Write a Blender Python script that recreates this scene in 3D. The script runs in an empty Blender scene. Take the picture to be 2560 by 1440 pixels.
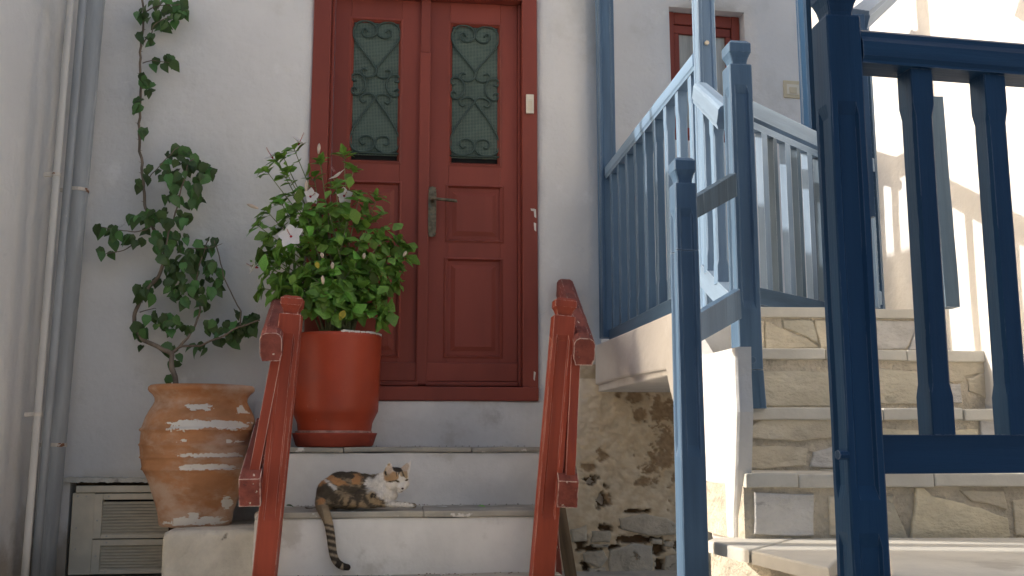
import bpy, bmesh, math, random
from mathutils import Vector, Matrix, noise
rnd = random.Random(7)
R = math.radians
S = bpy.context.scene
C = S.collection
GZ = 0.0                      # street level
CH = 0.685                    # camera height
YAW, PITCH, F = R(6.6), R(8.64), 2500.0
# ---------------------------------------------------------------- camera, sky, sun, exposure
cam = bpy.data.cameras.new('camera'); cam.lens = F/2560*36; cam.sensor_width = 36
cam.clip_start = .05; cam.clip_end = 500
camo = bpy.data.objects.new('camera', cam); C.objects.link(camo)
camo.location = (0, 0, CH); camo.rotation_euler = (R(90)+PITCH, 0, -YAW)
S.camera = camo
SUN_EL, SUN_AZ = R(25), R(13)      # azimuth: light comes from -x, turned slightly to the house side
tosun = Vector((-math.cos(SUN_EL)*math.cos(SUN_AZ), math.cos(SUN_EL)*math.sin(SUN_AZ), math.sin(SUN_EL)))
W = bpy.data.worlds.new('World'); S.world = W; W.use_nodes = True
nt = W.node_tree; nt.nodes.clear()
wo = nt.nodes.new('ShaderNodeOutputWorld'); bg = nt.nodes.new('ShaderNodeBackground'); sk = nt.nodes.new('ShaderNodeTexSky')
sk.sky_type = 'NISHITA'; sk.sun_disc = False; sk.sun_elevation = SUN_EL
sk.sun_rotation = math.atan2(tosun.x, tosun.y)
sk.air_density = 0.9; sk.dust_density = 6.0; sk.ozone_density = 0.0
bg.inputs[1].default_value = 0.15
nt.links.new(sk.outputs[0], bg.inputs[0]); nt.links.new(bg.outputs[0], wo.inputs[0])
sl = bpy.data.lights.new('sun', 'SUN'); sl.energy = 2.4; sl.angle = R(.5); sl.color = (1, .965, .92)
so = bpy.data.objects.new('sun', sl); C.objects.link(so)
so.rotation_euler = tosun.to_track_quat('Z', 'Y').to_euler()
S.view_settings.view_transform = 'Standard'; S.view_settings.look = 'None'
S.view_settings.exposure = 0.84; S.view_settings.gamma = 1
S.view_settings.use_curve_mapping = False
# ---------------------------------------------------------------- measuring helpers
FW = Vector((math.sin(YAW)*math.cos(PITCH), math.cos(YAW)*math.cos(PITCH), math.sin(PITCH)))
RT = Vector((math.cos(YAW), -math.sin(YAW), 0)); UP = RT.cross(FW)
HF = Vector((math.sin(YAW), math.cos(YAW), 0)); CO = Vector((0, 0, CH))
def ray(u, v): return FW + RT*((u-1280)/F) + UP*((720-v)/F)
def At(u, v, d):
    r = ray(u, v); return CO + r*(d/r.dot(HF))
def Pl(u, v, p, n):
    r = ray(u, v); return CO + r*((Vector(p)-CO).dot(n)/r.dot(n))
def Py(u, v, y): return Pl(u, v, (0, y, 0), Vector((0, 1, 0)))
def Px(u, v, x): return Pl(u, v, (x, 0, 0), Vector((1, 0, 0)))
def Pz(u, v, z): return Pl(u, v, (0, 0, z), Vector((0, 0, 1)))
YW = 5.45
# ---------------------------------------------------------------- materials
def mat(name, base, rough=.8, var=.08, vscale=5, bump=.3, bscale=60, bdist=.004, stretch=(1, 1, 1),
        patches=(), edge=None, spec=.3, attr=None, transl=0, rand=0, metal=0, bump2=None, foot=None, crack=None):
    m = bpy.data.materials.new(name); m.use_nodes = True; n = m.node_tree.nodes; l = m.node_tree.links
    b = n['Principled BSDF']; b.inputs['Roughness'].default_value = rough
    b.inputs['Specular IOR Level'].default_value = spec; b.inputs['Metallic'].default_value = metal
    tc = n.new('ShaderNodeTexCoord'); mp = n.new('ShaderNodeMapping'); mp.inputs['Scale'].default_value = stretch
    oi = n.new('ShaderNodeObjectInfo')
    l.new(tc.outputs['Object'], mp.inputs[0])
    def nz(scale, detail=6, rough_=.6, off=0):
        t = n.new('ShaderNodeTexNoise'); t.noise_dimensions = '4D'; t.inputs['Scale'].default_value = scale
        t.inputs['Detail'].default_value = detail; t.inputs['Roughness'].default_value = rough_
        l.new(mp.outputs[0], t.inputs['Vector'])
        ma = n.new('ShaderNodeMath'); ma.operation = 'MULTIPLY_ADD'; ma.inputs[1].default_value = 40; ma.inputs[2].default_value = off
        l.new(oi.outputs['Random'], ma.inputs[0]); l.new(ma.outputs[0], t.inputs['W'])
        return t.outputs[0]
    def ramp(sock, a, c):
        r = n.new('ShaderNodeMapRange'); r.inputs[1].default_value = a; r.inputs[2].default_value = c
        r.interpolation_type = 'SMOOTHSTEP'; l.new(sock, r.inputs[0]); return r.outputs[0]
    def mix(f, a, bb, mode='MIX'):
        x = n.new('ShaderNodeMix'); x.data_type = 'RGBA'; x.blend_type = mode
        if isinstance(f, (int, float)): x.inputs[0].default_value = f
        else: l.new(f, x.inputs[0])
        for i, s in ((6, a), (7, bb)):
            if isinstance(s, tuple): x.inputs[i].default_value = (*s, 1)
            else: l.new(s, x.inputs[i])
        return x.outputs[2]
    if attr:
        at = n.new('ShaderNodeAttribute'); at.attribute_name = attr; col = at.outputs['Color']
        v0 = nz(vscale, off=1)
        h = n.new('ShaderNodeMapRange'); h.inputs[1].default_value = .25; h.inputs[2].default_value = .75
        h.inputs[3].default_value = 1-var; h.inputs[4].default_value = 1+var; l.new(v0, h.inputs[0])
        vm = n.new('ShaderNodeVectorMath'); vm.operation = 'SCALE'; l.new(col, vm.inputs[0]); l.new(h.outputs[0], vm.inputs['Scale'])
        col = vm.outputs[0]
    else:
        lo = tuple(max(0, c*(1-var*1.6)) for c in base); hi = tuple(c*(1+var) for c in base)
        col = mix(ramp(nz(vscale, off=1), .3, .7), lo, hi)
    hgt = None
    for i, p in enumerate(patches):
        pc, ps, th, sf = p[:4]
        msk = ramp(nz(ps, 9, .65, off=10+i*7), th, th+sf)
        col = mix(msk, col, pc)
        if len(p) > 4:
            hgt = (msk, p[4])
    if crack:         # hairline cracks: (cells per metre, colour)
        wv = n.new('ShaderNodeVectorMath'); wv.operation = 'MULTIPLY_ADD'; tn = n.new('ShaderNodeTexNoise'); tn.inputs['Scale'].default_value = 6; tn.inputs['Detail'].default_value = 6
        l.new(mp.outputs[0], tn.inputs['Vector']); l.new(tn.outputs['Color'], wv.inputs[0]); wv.inputs[1].default_value = (.3, .3, .3); l.new(mp.outputs[0], wv.inputs[2])
        vo = n.new('ShaderNodeTexVoronoi'); vo.feature = 'DISTANCE_TO_EDGE'; vo.inputs['Scale'].default_value = crack[0]; l.new(wv.outputs[0], vo.inputs['Vector'])
        cm = n.new('ShaderNodeMath'); cm.operation = 'MULTIPLY'; l.new(ramp(vo.outputs['Distance'], .0045, .001), cm.inputs[0]); l.new(ramp(nz(1.3, 5, .6, off=55), .57, .68), cm.inputs[1])
        col = mix(cm.outputs[0], col, crack[1]); 
    if foot:          # splash dirt gathered along the foot of a wall: (colour, height)
        sx_ = n.new('ShaderNodeSeparateXYZ'); l.new(tc.outputs['Object'], sx_.inputs[0])
        fm = n.new('ShaderNodeMath'); fm.operation = 'MULTIPLY_ADD'; fm.inputs[1].default_value = -foot[1]*2.2; l.new(nz(5, 8, .65, off=91), fm.inputs[0]); l.new(sx_.outputs[2], fm.inputs[2])
        fr_ = n.new('ShaderNodeMapRange'); fr_.inputs[1].default_value = -foot[1]*.95; fr_.inputs[2].default_value = -foot[1]*.35; fr_.inputs[3].default_value = .85; fr_.inputs[4].default_value = 0
        l.new(fm.outputs[0], fr_.inputs[0]); col = mix(fr_.outputs[0], col, foot[0])
    if edge:
        ec, er, et = edge
        bv = n.new('ShaderNodeBevel'); bv.samples = 4; bv.inputs['Radius'].default_value = er
        ge = n.new('ShaderNodeNewGeometry'); dp = n.new('ShaderNodeVectorMath'); dp.operation = 'DOT_PRODUCT'
        l.new(bv.outputs[0], dp.inputs[0]); l.new(ge.outputs['Normal'], dp.inputs[1])
        om = n.new('ShaderNodeMath'); om.operation = 'SUBTRACT'; om.inputs[0].default_value = 1; l.new(dp.outputs['Value'], om.inputs[1])
        ml = n.new('ShaderNodeMath'); ml.operation = 'MULTIPLY'; l.new(om.outputs[0], ml.inputs[0]); l.new(ramp(nz(18, 6, .7, off=77), .35, .7), ml.inputs[1])
        col = mix(ramp(ml.outputs[0], et, et*1.6), col, ec)
    if rand:
        hs = n.new('ShaderNodeHueSaturation'); l.new(col, hs.inputs['Color'])
        mr = n.new('ShaderNodeMapRange'); mr.inputs[3].default_value = 1-rand; mr.inputs[4].default_value = 1+rand*1.2
        l.new(oi.outputs['Random'], mr.inputs[0]); l.new(mr.outputs[0], hs.inputs['Value'])
        mr2 = n.new('ShaderNodeMapRange'); mr2.inputs[3].default_value = .5-rand*.06; mr2.inputs[4].default_value = .5+rand*.03
        l.new(oi.outputs['Random'], mr2.inputs[0]); l.new(mr2.outputs[0], hs.inputs['Hue'])
        col = hs.outputs[0]
    l.new(col, b.inputs['Base Color'])
    if bump:
        bp = n.new('ShaderNodeBump'); bp.inputs['Strength'].default_value = bump; bp.inputs['Distance'].default_value = bdist
        hs_ = nz(bscale, 8, .6, off=3)
        if bump2:
            ad = n.new('ShaderNodeMath'); ad.operation = 'MULTIPLY_ADD'; l.new(nz(bump2[0], 4, .5, off=5), ad.inputs[0])
            ad.inputs[1].default_value = bump2[1]; l.new(hs_, ad.inputs[2]); hs_ = ad.outputs[0]
        if hgt:
            ad = n.new('ShaderNodeMath'); ad.operation = 'MULTIPLY_ADD'; l.new(hgt[0], ad.inputs[0])
            ad.inputs[1].default_value = hgt[1]; l.new(hs_, ad.inputs[2]); hs_ = ad.outputs[0]
        l.new(hs_, bp.inputs['Height']); l.new(bp.outputs[0], b.inputs['Normal'])
    if transl:
        tr = n.new('ShaderNodeBsdfTranslucent'); l.new(col, tr.inputs[0]); mx = n.new('ShaderNodeMixShader'); mx.inputs[0].default_value = transl
        l.new(b.outputs[0], mx.inputs[1]); l.new(tr.outputs[0], mx.inputs[2]); l.new(mx.outputs[0], n['Material Output'].inputs[0])
    return m
plaster = mat('white_plaster', (.71, .69, .66), .9, .035, 1.6, .55, 20, .012, bump2=(3.6, 2.6),
              foot=((.40, .34, .26), .42), crack=(1.3, (.50, .48, .44)),
              patches=(((.62, .60, .56), 1.7, .54, .14), ((.50, .46, .39), 11, .715, .03, -.6), ((.77, .755, .73), 3.1, .60, .1)))
plaster_step = mat('step_plaster', (.76, .745, .715), .9, .06, 4, .45, 35, .006, bump2=(7, 2.0),
                   patches=(((.45, .41, .35), 5, .66, .06), ((.58, .56, .52), 3, .55, .12)))
plaster_block = mat('block_plaster', (.64, .59, .49), .95, .12, 6, .8, 30, .012, bump2=(8, 2.0),
                    patches=(((.36, .31, .24), 6, .57, .05, -.8), ((.5, .46, .38), 3, .52, .12)))
red = mat('red_door_paint', (.245, .053, .035), .55, .12, 3, .22, 60, .002, (1, 1, .18),
          patches=(((.60, .42, .36), 30, .80, .02),), edge=((.50, .26, .22), .004, .16))
redrail = mat('red_rail_paint', (.28, .050, .025), .6, .16, 5, .4, 70, .003, (3, 3, .3),
              patches=(((.20, .036, .026), 3, .56, .1), ((.55, .36, .28), 26, .74, .02, -1)), edge=((.80, .62, .54), .006, .055))
redrough = mat('red_flaking_paint', (.22, .060, .045), .8, .2, 8, .9, 45, .008, (2, 2, .6),
               patches=(((.74, .64, .55), 15, .635, .03, -1), ((.12, .04, .035), 20, .60, .05)), edge=((.85, .70, .62), .010, .05))
terracotta_red = mat('red_pot_paint', (.37, .055, .022), .42, .10, 4, .15, 40, .002, spec=.35,
                     patches=(((.29, .05, .026), 2.5, .52, .15), ((.46, .14, .09), 7, .62, .05), ((.60, .36, .28), 34, .755, .015)))
iron = mat('dark_green_iron', (.045, .075, .062), .5, .1, 20, .2, 100, .001, spec=.4)
wire = mat('screen_wire', (.17, .22, .185), .6, .1, 20, 0)
curtain = mat('green_curtain', (.032, .085, .058), .9, .25, 9, .3, 20, .01, (1, 1, .3))
darkin = mat('dark_interior', (.012, .012, .012), .9, 0, 3, 0)
brass = mat('weathered_bronze', (.16, .13, .085), .45, .3, 40, .3, 90, .001, metal=.5, patches=(((.10, .12, .10), 25, .55, .1),))
ivory = mat('ivory_plastic', (.72, .66, .54), .45, .03, 8, .05)
ivory2 = mat('switch_plastic', (.60, .52, .36), .45, .03, 8, .05)
pipegrey = mat('grey_galvanised_pipe', (.34, .355, .36), .55, .14, 5, .2, 40, .002, (2, 2, .25), metal=.15,
               patches=(((.44, .455, .46), 2.2, .52, .1), ((.80, .78, .74), 7, .70, .012)))
pipewhite = mat('painted_white_pipe', (.52, .50, .46), .6, .06, 5, .2, 40, .002, (2, 2, .25))
rustclamp = mat('rusty_clamp', (.55, .50, .43), .7, .1, 30, .4, 90, .002, patches=(((.22, .09, .04), 22, .57, .04),))
alu = mat('vent_paint', (.72, .63, .48), .55, .08, 7, .15, 60, .002, patches=(((.30, .22, .14), 26, .73, .02),))
clay = mat('terracotta_clay', (.41, .195, .090), .85, .14, 5, .45, 60, .004, (1, 1, 1.8), bump2=(12, 1.2),
           patches=(((.50, .35, .255), 2.6, .46, .16), ((.36, .15, .06), 4, .56, .12), ((.56, .46, .38), 12, .68, .05)))
limewash = mat('lime_splash', (.66, .625, .56), .9, .04, 10, .4, 60, .002)
soil = mat('soil', (.06, .04, .028), .95, .3, 20, 1, 40, .01)
bark = mat('bark', (.20, .155, .115), .9, .25, 25, .7, 80, .004, (1, 1, .4))
stem_green = mat('green_stem', (.22, .24, .12), .8, .2, 20, .3, 80, .002)
leaf_dark = mat('bougainvillea_leaf', (.072, .155, .042), .42, .2, 30, .2, 80, .001, spec=.4, transl=.22, rand=.5)
leaf_mid = mat('hibiscus_leaf', (.165, .34, .06), .42, .2, 25, .2, 80, .001, spec=.4, transl=.30, rand=.5)
leaf_lime = mat('pale_leaf', (.20, .36, .06), .45, .15, 25, .2, 80, .001, transl=.35, rand=.2)
leaf_yellow = mat('yellow_leaf', (.55, .45, .06), .5, .15, 25, .2, 80, .001, transl=.3)
petal_m = mat('white_petal', (.82, .78, .76), .6, .05, 20, .15, 60, .001, transl=.25)
petal_c = mat('crimson_throat', (.35, .02, .04), .6, .1, 20, 0)
bud_m = mat('cream_bud', (.72, .58, .46), .6, .12, 20, 0, transl=.2)
slate = mat('tread_stone', (.36, .34, .29), .8, .14, 4, .5, 30, .005, bump2=(6, 1.5),
            patches=(((.46, .42, .34), 3, .52, .12), ((.68, .66, .62), 9, .60, .03, .6), ((.20, .17, .13), 12, .68, .04)))
slab_m = mat('marble_slab', (.60, .57, .50), .75, .08, 5, .45, 35, .005, bump2=(7, 1.4),
             patches=(((.46, .43, .37), 4, .56, .1), ((.34, .30, .24), 10, .68, .05)))
mortar = mat('rough_mortar', (.64, .57, .455), .98, .14, 9, 1.0, 55, .022, bump2=(16, 1.3),
             patches=(((.54, .47, .36), 7, .57, .1),))
def stone_mat(nm, c, c2): return mat(nm, c, .88, .12, 5, .9, 26, .014, (1, 1, 1.7), bump2=(7, 1.6), patches=((c2, 4, .53, .12), (tuple(k*.68 for k in c), 9, .64, .05)))
st_grey = stone_mat('grey_stone', (.62, .595, .56), (.70, .68, .65))
st_tan = stone_mat('tan_stone', (.68, .60, .46), (.74, .67, .54))
st_warm = stone_mat('ochre_stone', (.80, .71, .52), (.82, .75, .60))
st_olive = stone_mat('olive_stone', (.58, .53, .42), (.65, .60, .49))
street_m = mat('street_stone', (.56, .52, .46), .9, .12, 3, .5, 20, .008)
wood_grey = mat('weathered_wood', (.20, .15, .10), .9, .25, 6, .8, 40, .006, (4, 4, .25), patches=(((.10, .07, .05), 5, .55, .06),))
def blue(nm, c, c2, chip=.745, edge=.055):
    return mat(nm, c, .52, .14, 4, .35, 50, .003, (3, 3, .22), spec=.35,
               patches=((c2, 2.2, .50, .16), (tuple(k*.45 for k in c), 5, .66, .05), (tuple(min(1, k*1.7+.1) for k in c), 22, chip, .02, -.8)),
               edge=(tuple(min(1, k*1.3+.17) for k in c), .006, edge))
blue_pale = blue('faded_blue_paint', (.155, .245, .36), (.20, .295, .41), edge=.06)
blue_mid = blue('blue_paint', (.066, .126, .205), (.092, .162, .25))
blue_dark = blue('navy_blue_paint', (.009, .043, .098), (.014, .057, .12), chip=.76, edge=.10)
blue_dark.node_tree.nodes['Principled BSDF'].inputs['Specular IOR Level'].default_value = .2
blue_grey = blue('grey_blue_paint', (.068, .115, .165), (.09, .14, .19))
blue_slat = blue('light_blue_paint', (.20, .285, .39), (.25, .335, .44))
wood_blue = mat('flaking_dark_wood', (.05, .085, .125), .85, .25, 5, .9, 36, .006, (5, 5, .3), patches=(((.12, .17, .22), 4, .55, .06),))
# ---------------------------------------------------------------- object helpers
ROOT = {}
def put(name, bm, m=None, parent=None, M=None, smooth=False, mesh=None):
    if mesh is None:
        mesh = bpy.data.meshes.new(name); bmesh.ops.recalc_face_normals(bm, faces=bm.faces) if bm.faces else None
        bm.to_mesh(mesh); bm.free()
        if smooth: mesh.polygons.foreach_set('use_smooth', [True]*len(mesh.polygons))
        if m: mesh.materials.append(m)
    o = bpy.data.objects.new(name, mesh); C.objects.link(o)
    M = M or Matrix.Identity(4)
    if parent:
        o.parent = parent; W0 = ROOT[parent.name]
        o.matrix_parent_inverse = W0.inverted()
    o.matrix_basis = M
    ROOT[o.name] = M.copy()
    return o
def tag(o, label, cat, group=None):
    o['label'] = label; o['category'] = cat
    if group: o['group'] = group
    return o
def thing(name, loc, label, cat, group=None):
    o = bpy.data.objects.new(name, None); C.objects.link(o); o.empty_display_size = .1
    o.location = loc; ROOT[o.name] = Matrix.Translation(Vector(loc)); return tag(o, label, cat, group)
def struct(o): o['kind'] = 'structure'; return o
def frame(p, zdir, xhint=Vector((1, 0, 0))):
    z = Vector(zdir).normalized(); y = z.cross(xhint).normalized(); x = y.cross(z)
    M = Matrix.Identity(4)
    for i in range(3): M[i][0], M[i][1], M[i][2], M[i][3] = x[i], y[i], z[i], p[i]
    return M
def box_bm(x0, x1, y0, y1, z0, z1, bev=.003, seg=1, bm=None):
    b = bmesh.new(); bmesh.ops.create_cube(b, size=1)
    for v in b.verts: v.co = Vector(((x0+x1)/2+v.co.x*(x1-x0), (y0+y1)/2+v.co.y*(y1-y0), (z0+z1)/2+v.co.z*(z1-z0)))
    if bev: bmesh.ops.bevel(b, geom=b.edges[:], offset=min(bev, .45*min(abs(x1-x0), abs(y1-y0), abs(z1-z0))), segments=seg, affect='EDGES', profile=.6)
    if bm is not None:
        me = bpy.data.meshes.new('t'); b.to_mesh(me); b.free(); bm.from_mesh(me); bpy.data.meshes.remove(me); return bm
    return b
def box(name, x0, x1, y0, y1, z0, z1, m, parent=None, bev=.003, seg=1): return put(name, box_bm(x0, x1, y0, y1, z0, z1, bev, seg), m, parent)
def bar(name, p0, p1, w, t, m, parent=None, bev=.004, xh=Vector((1, 0, 0)), profile=None, cuts=0, wob=0):
    """bar from p0 to p1: w along the hint direction, t across it; its length runs along local z"""
    p0, p1 = Vector(p0), Vector(p1); L = (p1-p0).length
    bm = bmesh.new()
    pr = profile or [(-.5, -.5), (.5, -.5), (.5, .5), (-.5, .5)]
    n = cuts+2; rows = []
    for k in range(n):
        z = L*k/(n-1); row = []
        for (a, b_) in pr:
            q = Vector((a*w, b_*t, z))
            if wob: q += Vector((noise.noise(q*23+p0*5), noise.noise(q*23+p1*7), 0))*wob
            row.append(bm.verts.new(q))
        rows.append(row)
    for k in range(n-1):
        for i in range(len(pr)):
            j = (i+1) % len(pr); bm.faces.new((rows[k][i], rows[k][j], rows[k+1][j], rows[k+1][i]))
    bm.faces.new(rows[0][::-1]); bm.faces.new(rows[-1])
    if bev and not profile:
        es = [e for e in bm.edges if len(e.link_faces) == 2 and e.calc_face_angle(0) > .5]
        bmesh.ops.bevel(bm, geom=es, offset=bev, segments=2, affect='EDGES', profile=.6)
    return put(name, bm, m, parent, frame(p0, p1-p0, xh))
RAILP = [(-.5, -.28), (-.5, .30), (-.42, .42), (-.25, .5), (.25, .5), (.42, .42), (.5, .30), (.5, -.28), (.44, -.36), (.40, -.5), (-.40, -.5), (-.44, -.36)]
def loft_post(name, top, prof, m, parent, g=.45, axis=Vector((0, 0, 1)), yaw=0, wob=.0008):
    """square post hung from its top point: rows of (distance below top, half width, chamfer, groove depth)"""
    bm = bmesh.new(); rows = []
    for (z, w, c, dp) in prof:
        side = [(-w+c, -w), (-g*w*1.35, -w), (-g*w, -w+dp), (g*w, -w+dp), (g*w*1.35, -w), (w-c, -w)]
        row = []
        for k in range(4):
            ca, sa = (1, 0, -1, 0)[k], (0, 1, 0, -1)[k]
            for (x, y) in side:
                q = Vector((x*ca-y*sa, x*sa+y*ca, -z)); q += Vector((noise.noise(q*15+Vector(top)), noise.noise(q*15-Vector(top)), 0))*wob
                row.append(bm.verts.new(q))
        rows.append(row)
    for a, b_ in zip(rows, rows[1:]):
        for i in range(24):
            j = (i+1) % 24; bm.faces.new((a[i], b_[i], b_[j], a[j]))
    bm.faces.new(rows[0]); bm.faces.new(rows[-1][::-1])
    M = frame(top, axis) @ Matrix.Rotation(yaw, 4, 'Z')
    return put(name, bm, m, parent, M)
def newel(w, L, grooves=(), cap=True, s=1.0, extra=()):
    p = []
    if cap:
        p += [(0, w*.55, .002, 0), (.002, w*.72, .002, 0), (.013*s, w*1.0, .003, 0), (.042*s, w*1.0, .003, 0), (.046*s, w*.94, .003, 0), (.058*s, w*.80, .003, 0),
              (.072*s, w*.70, .003, 0), (.082*s, w*.69, .003, 0), (.0835*s, w*.97, .003, 0)]
        z0 = .087*s
    else: z0 = 0
    p.append((z0, w, .003, 0)); z = z0
    for (a, b_) in grooves:
        while a-z > .25: z += .2; p.append((z, w, .003, 0))
        p += [(a-.005, w, .003, 0), (a+.022, w, .003, .007)]; z = a+.022
        while b_-z > .3: z += .2; p.append((z, w, .003, .007))
        p += [(b_-.022, w, .003, .007), (b_+.005, w, .003, 0)]; z = b_+.005
    while L-z > .3: z += .2; p.append((z, w, .003, 0))
    p.append((L, w, .003, 0))
    return p
def tube_bm(pts, rad, sides=8, bm=None, caps=True):
    bm = bm or bmesh.new(); pts = [Vector(p) for p in pts]; rows = []
    if isinstance(rad, (int, float)): rad = [rad]*len(pts)
    prev = None
    for i, p in enumerate(pts):
        d = (pts[min(i+1, len(pts)-1)]-pts[max(i-1, 0)]).normalized()
        if prev is None: a = d.orthogonal().normalized()
        else: a = (prev-d*prev.dot(d)).normalized()
        prev = a; b_ = d.cross(a)
        rows.append([bm.verts.new(p+(a*math.cos(t)+b_*math.sin(t))*rad[i]) for t in [2*math.pi*k/sides for k in range(sides)]])
    for x, y in zip(rows, rows[1:]):
        for k in range(sides): j = (k+1) % sides; bm.faces.new((x[k], x[j], y[j], y[k]))
    if caps: bm.faces.new(rows[0][::-1]); bm.faces.new(rows[-1])
    return bm
def cr(pts, n=6):
    out = []; P = [Vector(p) for p in pts]; P = [P[0]*2-P[1]]+P+[P[-1]*2-P[-2]]
    for i in range(1, len(P)-2):
        a, b_, c, d = P[i-1:i+3]
        for k in range(n):
            t = k/n; out.append(.5*((2*b_)+(c-a)*t+(2*a-5*b_+4*c-d)*t*t+(3*b_-a-3*c+d)*t**3))
    out.append(P[-2]); return out
def lathe_bm(prof, cen, seg=56, wob=0, tilt=0):
    bm = bmesh.new(); rows = []
    for (r, z) in prof:
        row = []
        for k in range(seg):
            t = 2*math.pi*k/seg; rr = r
            if wob: rr += wob*noise.noise(Vector((math.cos(t)*1.5, math.sin(t)*1.5, z*7)))
            row.append(bm.verts.new(Vector(cen)+Vector((rr*math.cos(t), rr*math.sin(t), z+tilt*rr*math.cos(t)))))
        rows.append(row)
    for a, b_ in zip(rows, rows[1:]):
        for k in range(seg): j = (k+1) % seg; bm.faces.new((a[k], a[j], b_[j], b_[k]))
    bm.faces.new(rows[0][::-1]); bm.faces.new(rows[-1])
    return bm
def prism_bm(poly, n, depth, bev=.004, jitter=0, bm=None):
    """extrude a world-space polygon backwards along n"""
    b = bmesh.new(); n = Vector(n).normalized()
    f = [b.verts.new(p) for p in poly]; g = [b.verts.new(Vector(p)+n*depth) for p in poly]
    b.faces.new(f); b.faces.new(g[::-1])
    for i in range(len(f)):
        j = (i+1) % len(f); b.faces.new((f[i], g[i], g[j], f[j]))
    bmesh.ops.recalc_face_normals(b, faces=b.faces)
    if bev: bmesh.ops.bevel(b, geom=[e for e in b.edges if e.verts[0] in f and e.verts[1] in f], offset=bev, segments=2, affect='EDGES', profile=.5)
    return b
def rough_poly(pts, amp, n=3, seed=0):
    """subdivide and roughen an outline so that stones and broken edges are not straight"""
    out = []; N = len(pts)
    for i in range(N):
        a, b_ = Vector(pts[i]), Vector(pts[(i+1) % N])
        for k in range(n):
            q = a.lerp(b_, k/n); w = Vector((q.x*.03+seed, q.y*.03, seed*1.7))
            out.append(q+Vector((noise.noise(w), noise.noise(w+Vector((9, 2, 5)))))*amp)
    return out
# ---------------------------------------------------------------- setting: ground
bm = bmesh.new(); bmesh.ops.create_grid(bm, x_segments=2, y_segments=2, size=60); 
struct(put('street', bm, street_m, M=Matrix.Translation((0, 0, GZ-.004))))
# joints of the white-washed street paving next to the house
# ---------------------------------------------------------------- walls
def wall_grid(O, X, width, z0, z1, holes, reveal, step=.11, amp=.006, thick=.25, seed=0, closed=True):
    """plaster wall in the plane through O along X, with rectangular holes (x0,x1,z0,z1) and reveals; gently uneven"""
    X = Vector(X).normalized(); N = Vector((-X.y, X.x, 0))   # N points into the wall
    xs = {0, width}; zs = {z0, z1}
    for h in holes: xs |= {h[0], h[1]}; zs |= {h[2], h[3]}
    def fill(s):
        s = sorted(s); out = []
        for a, b_ in zip(s, s[1:]):
            k = max(1, round((b_-a)/step)); out += [a+(b_-a)*i/k for i in range(k)]
        return out+[s[-1]]
    xs, zs = fill(xs), fill(zs); bm = bmesh.new(); V = {}
    def co(x, z):
        k = (round(x, 5), round(z, 5))
        if k not in V:
            dd = amp*noise.noise(Vector((x*1.3, z*1.3, seed)))+amp*.5*noise.noise(Vector((x*4, z*4, seed+5)))
            V[k] = bm.verts.new(Vector(O)+X*x+Vector((0, 0, z))+N*dd)
        return V[k]
    for i in range(len(xs)-1):
        for j in range(len(zs)-1):
            cx, cz = (xs[i]+xs[i+1])/2, (zs[j]+zs[j+1])/2
            if any(h[0] < cx < h[1] and h[2] < cz < h[3] for h in holes): continue
            bm.faces.new((co(xs[i], zs[j]), co(xs[i+1], zs[j]), co(xs[i+1], zs[j+1]), co(xs[i], zs[j+1])))
    be = [e for e in bm.edges if len(e.link_faces) == 1]
    r = bmesh.ops.extrude_edge_only(bm, edges=be)
    for v in [g for g in r['geom'] if isinstance(g, bmesh.types.BMVert)]: v.co += N*reveal
    return bm
def flat(p): return p
# door wall
XL = Py(128, 720, YW).x                      # corner with the neighbour's wall
XR = 1.13
DX0, DX1 = Py(771, 560, YW).x, Py(1342, 560, YW).x
DZ0 = Py(1180, 998, YW).z
DZ1 = Py(1180, -20, YW).z
VX0, VX1 = Py(168, 1320, YW).x, Py(440, 1320, YW).x
VZ1 = Py(270, 1203, YW).z
O = Vector((XL-.3, YW, 0))
holes = [(DX0-O.x, DX1-O.x, DZ0, DZ1), (VX0-O.x, VX1-O.x, 0.0, VZ1)]
o = put('house_wall', wall_grid(O, (1, 0, 0), XR-O.x, 0, 3.9, holes, .14, step=.07, amp=.010), plaster, smooth=False)
for p in o.data.polygons: p.use_smooth = abs(p.normal.y) > .9
tag(o, 'white plastered house wall with the red double door in it', 'wall')
# neighbour's wall on the far left (its flank closes the lane; it stops where the sun comes past its corner)
def building(name, x0, x1, y0, y1, h, label):
    o = put(name, box_bm(x0, x1, y0, y1, 0, h, .02, 2), plaster); tag(o, label, 'wall'); return o
NY = YW-.97
tag(put('neighbour_wall', prism_bm([(XL, NY, 3.25), (XL, YW-.02, 3.25), (XL-3.3, YW-.02, 3.25), (XL-.3, NY+.065, 3.25)], (0, 0, -1), 3.25, .015), plaster), 'white plastered wall at the far left edge, beside the pipes', 'wall')
building('lane_house_wall', XL-3.0, XL-.6, -7, 3.12, 5.2, 'white house wall on the near side of the lane, outside the picture on the left')
# window wall, set back and turned slightly
WO = Py(1490, 700, YW+.22); WO.z = 0
WX = Vector((math.cos(R(4)), math.sin(R(4)), 0)); WN = Vector((-WX.y, WX.x, 0))
def Pw(u, v, off=0): return Pl(u, v, WO+WN*off, WN)
def wl(u, v): p = Pw(u, v); return (p-WO).dot(WX), p.z
w0, _ = wl(1677, 200); w1, _ = wl(1866, 200); wz1 = wl(1770, 24)[1]; wz0 = wl(1700, 350)[1]
o = put('window_wall', wall_grid(WO-WX*.5, WX, 3.6, 0, 4.2, [(w0+.5, w1+.5, wz0, wz1)], .16, amp=.008, seed=3), plaster)
for p in o.data.polygons: p.use_smooth = True if abs(p.normal.y) > .9 else False
tag(o, 'white plastered wall with the small red window, behind the landing', 'wall')
t = thing('red_window', WO+WX*(w0+w1)/2+Vector((0, 0, wz0)), 'small red wooden window behind the blue railing', 'window')
WM = frame(WO, WX); 
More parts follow.
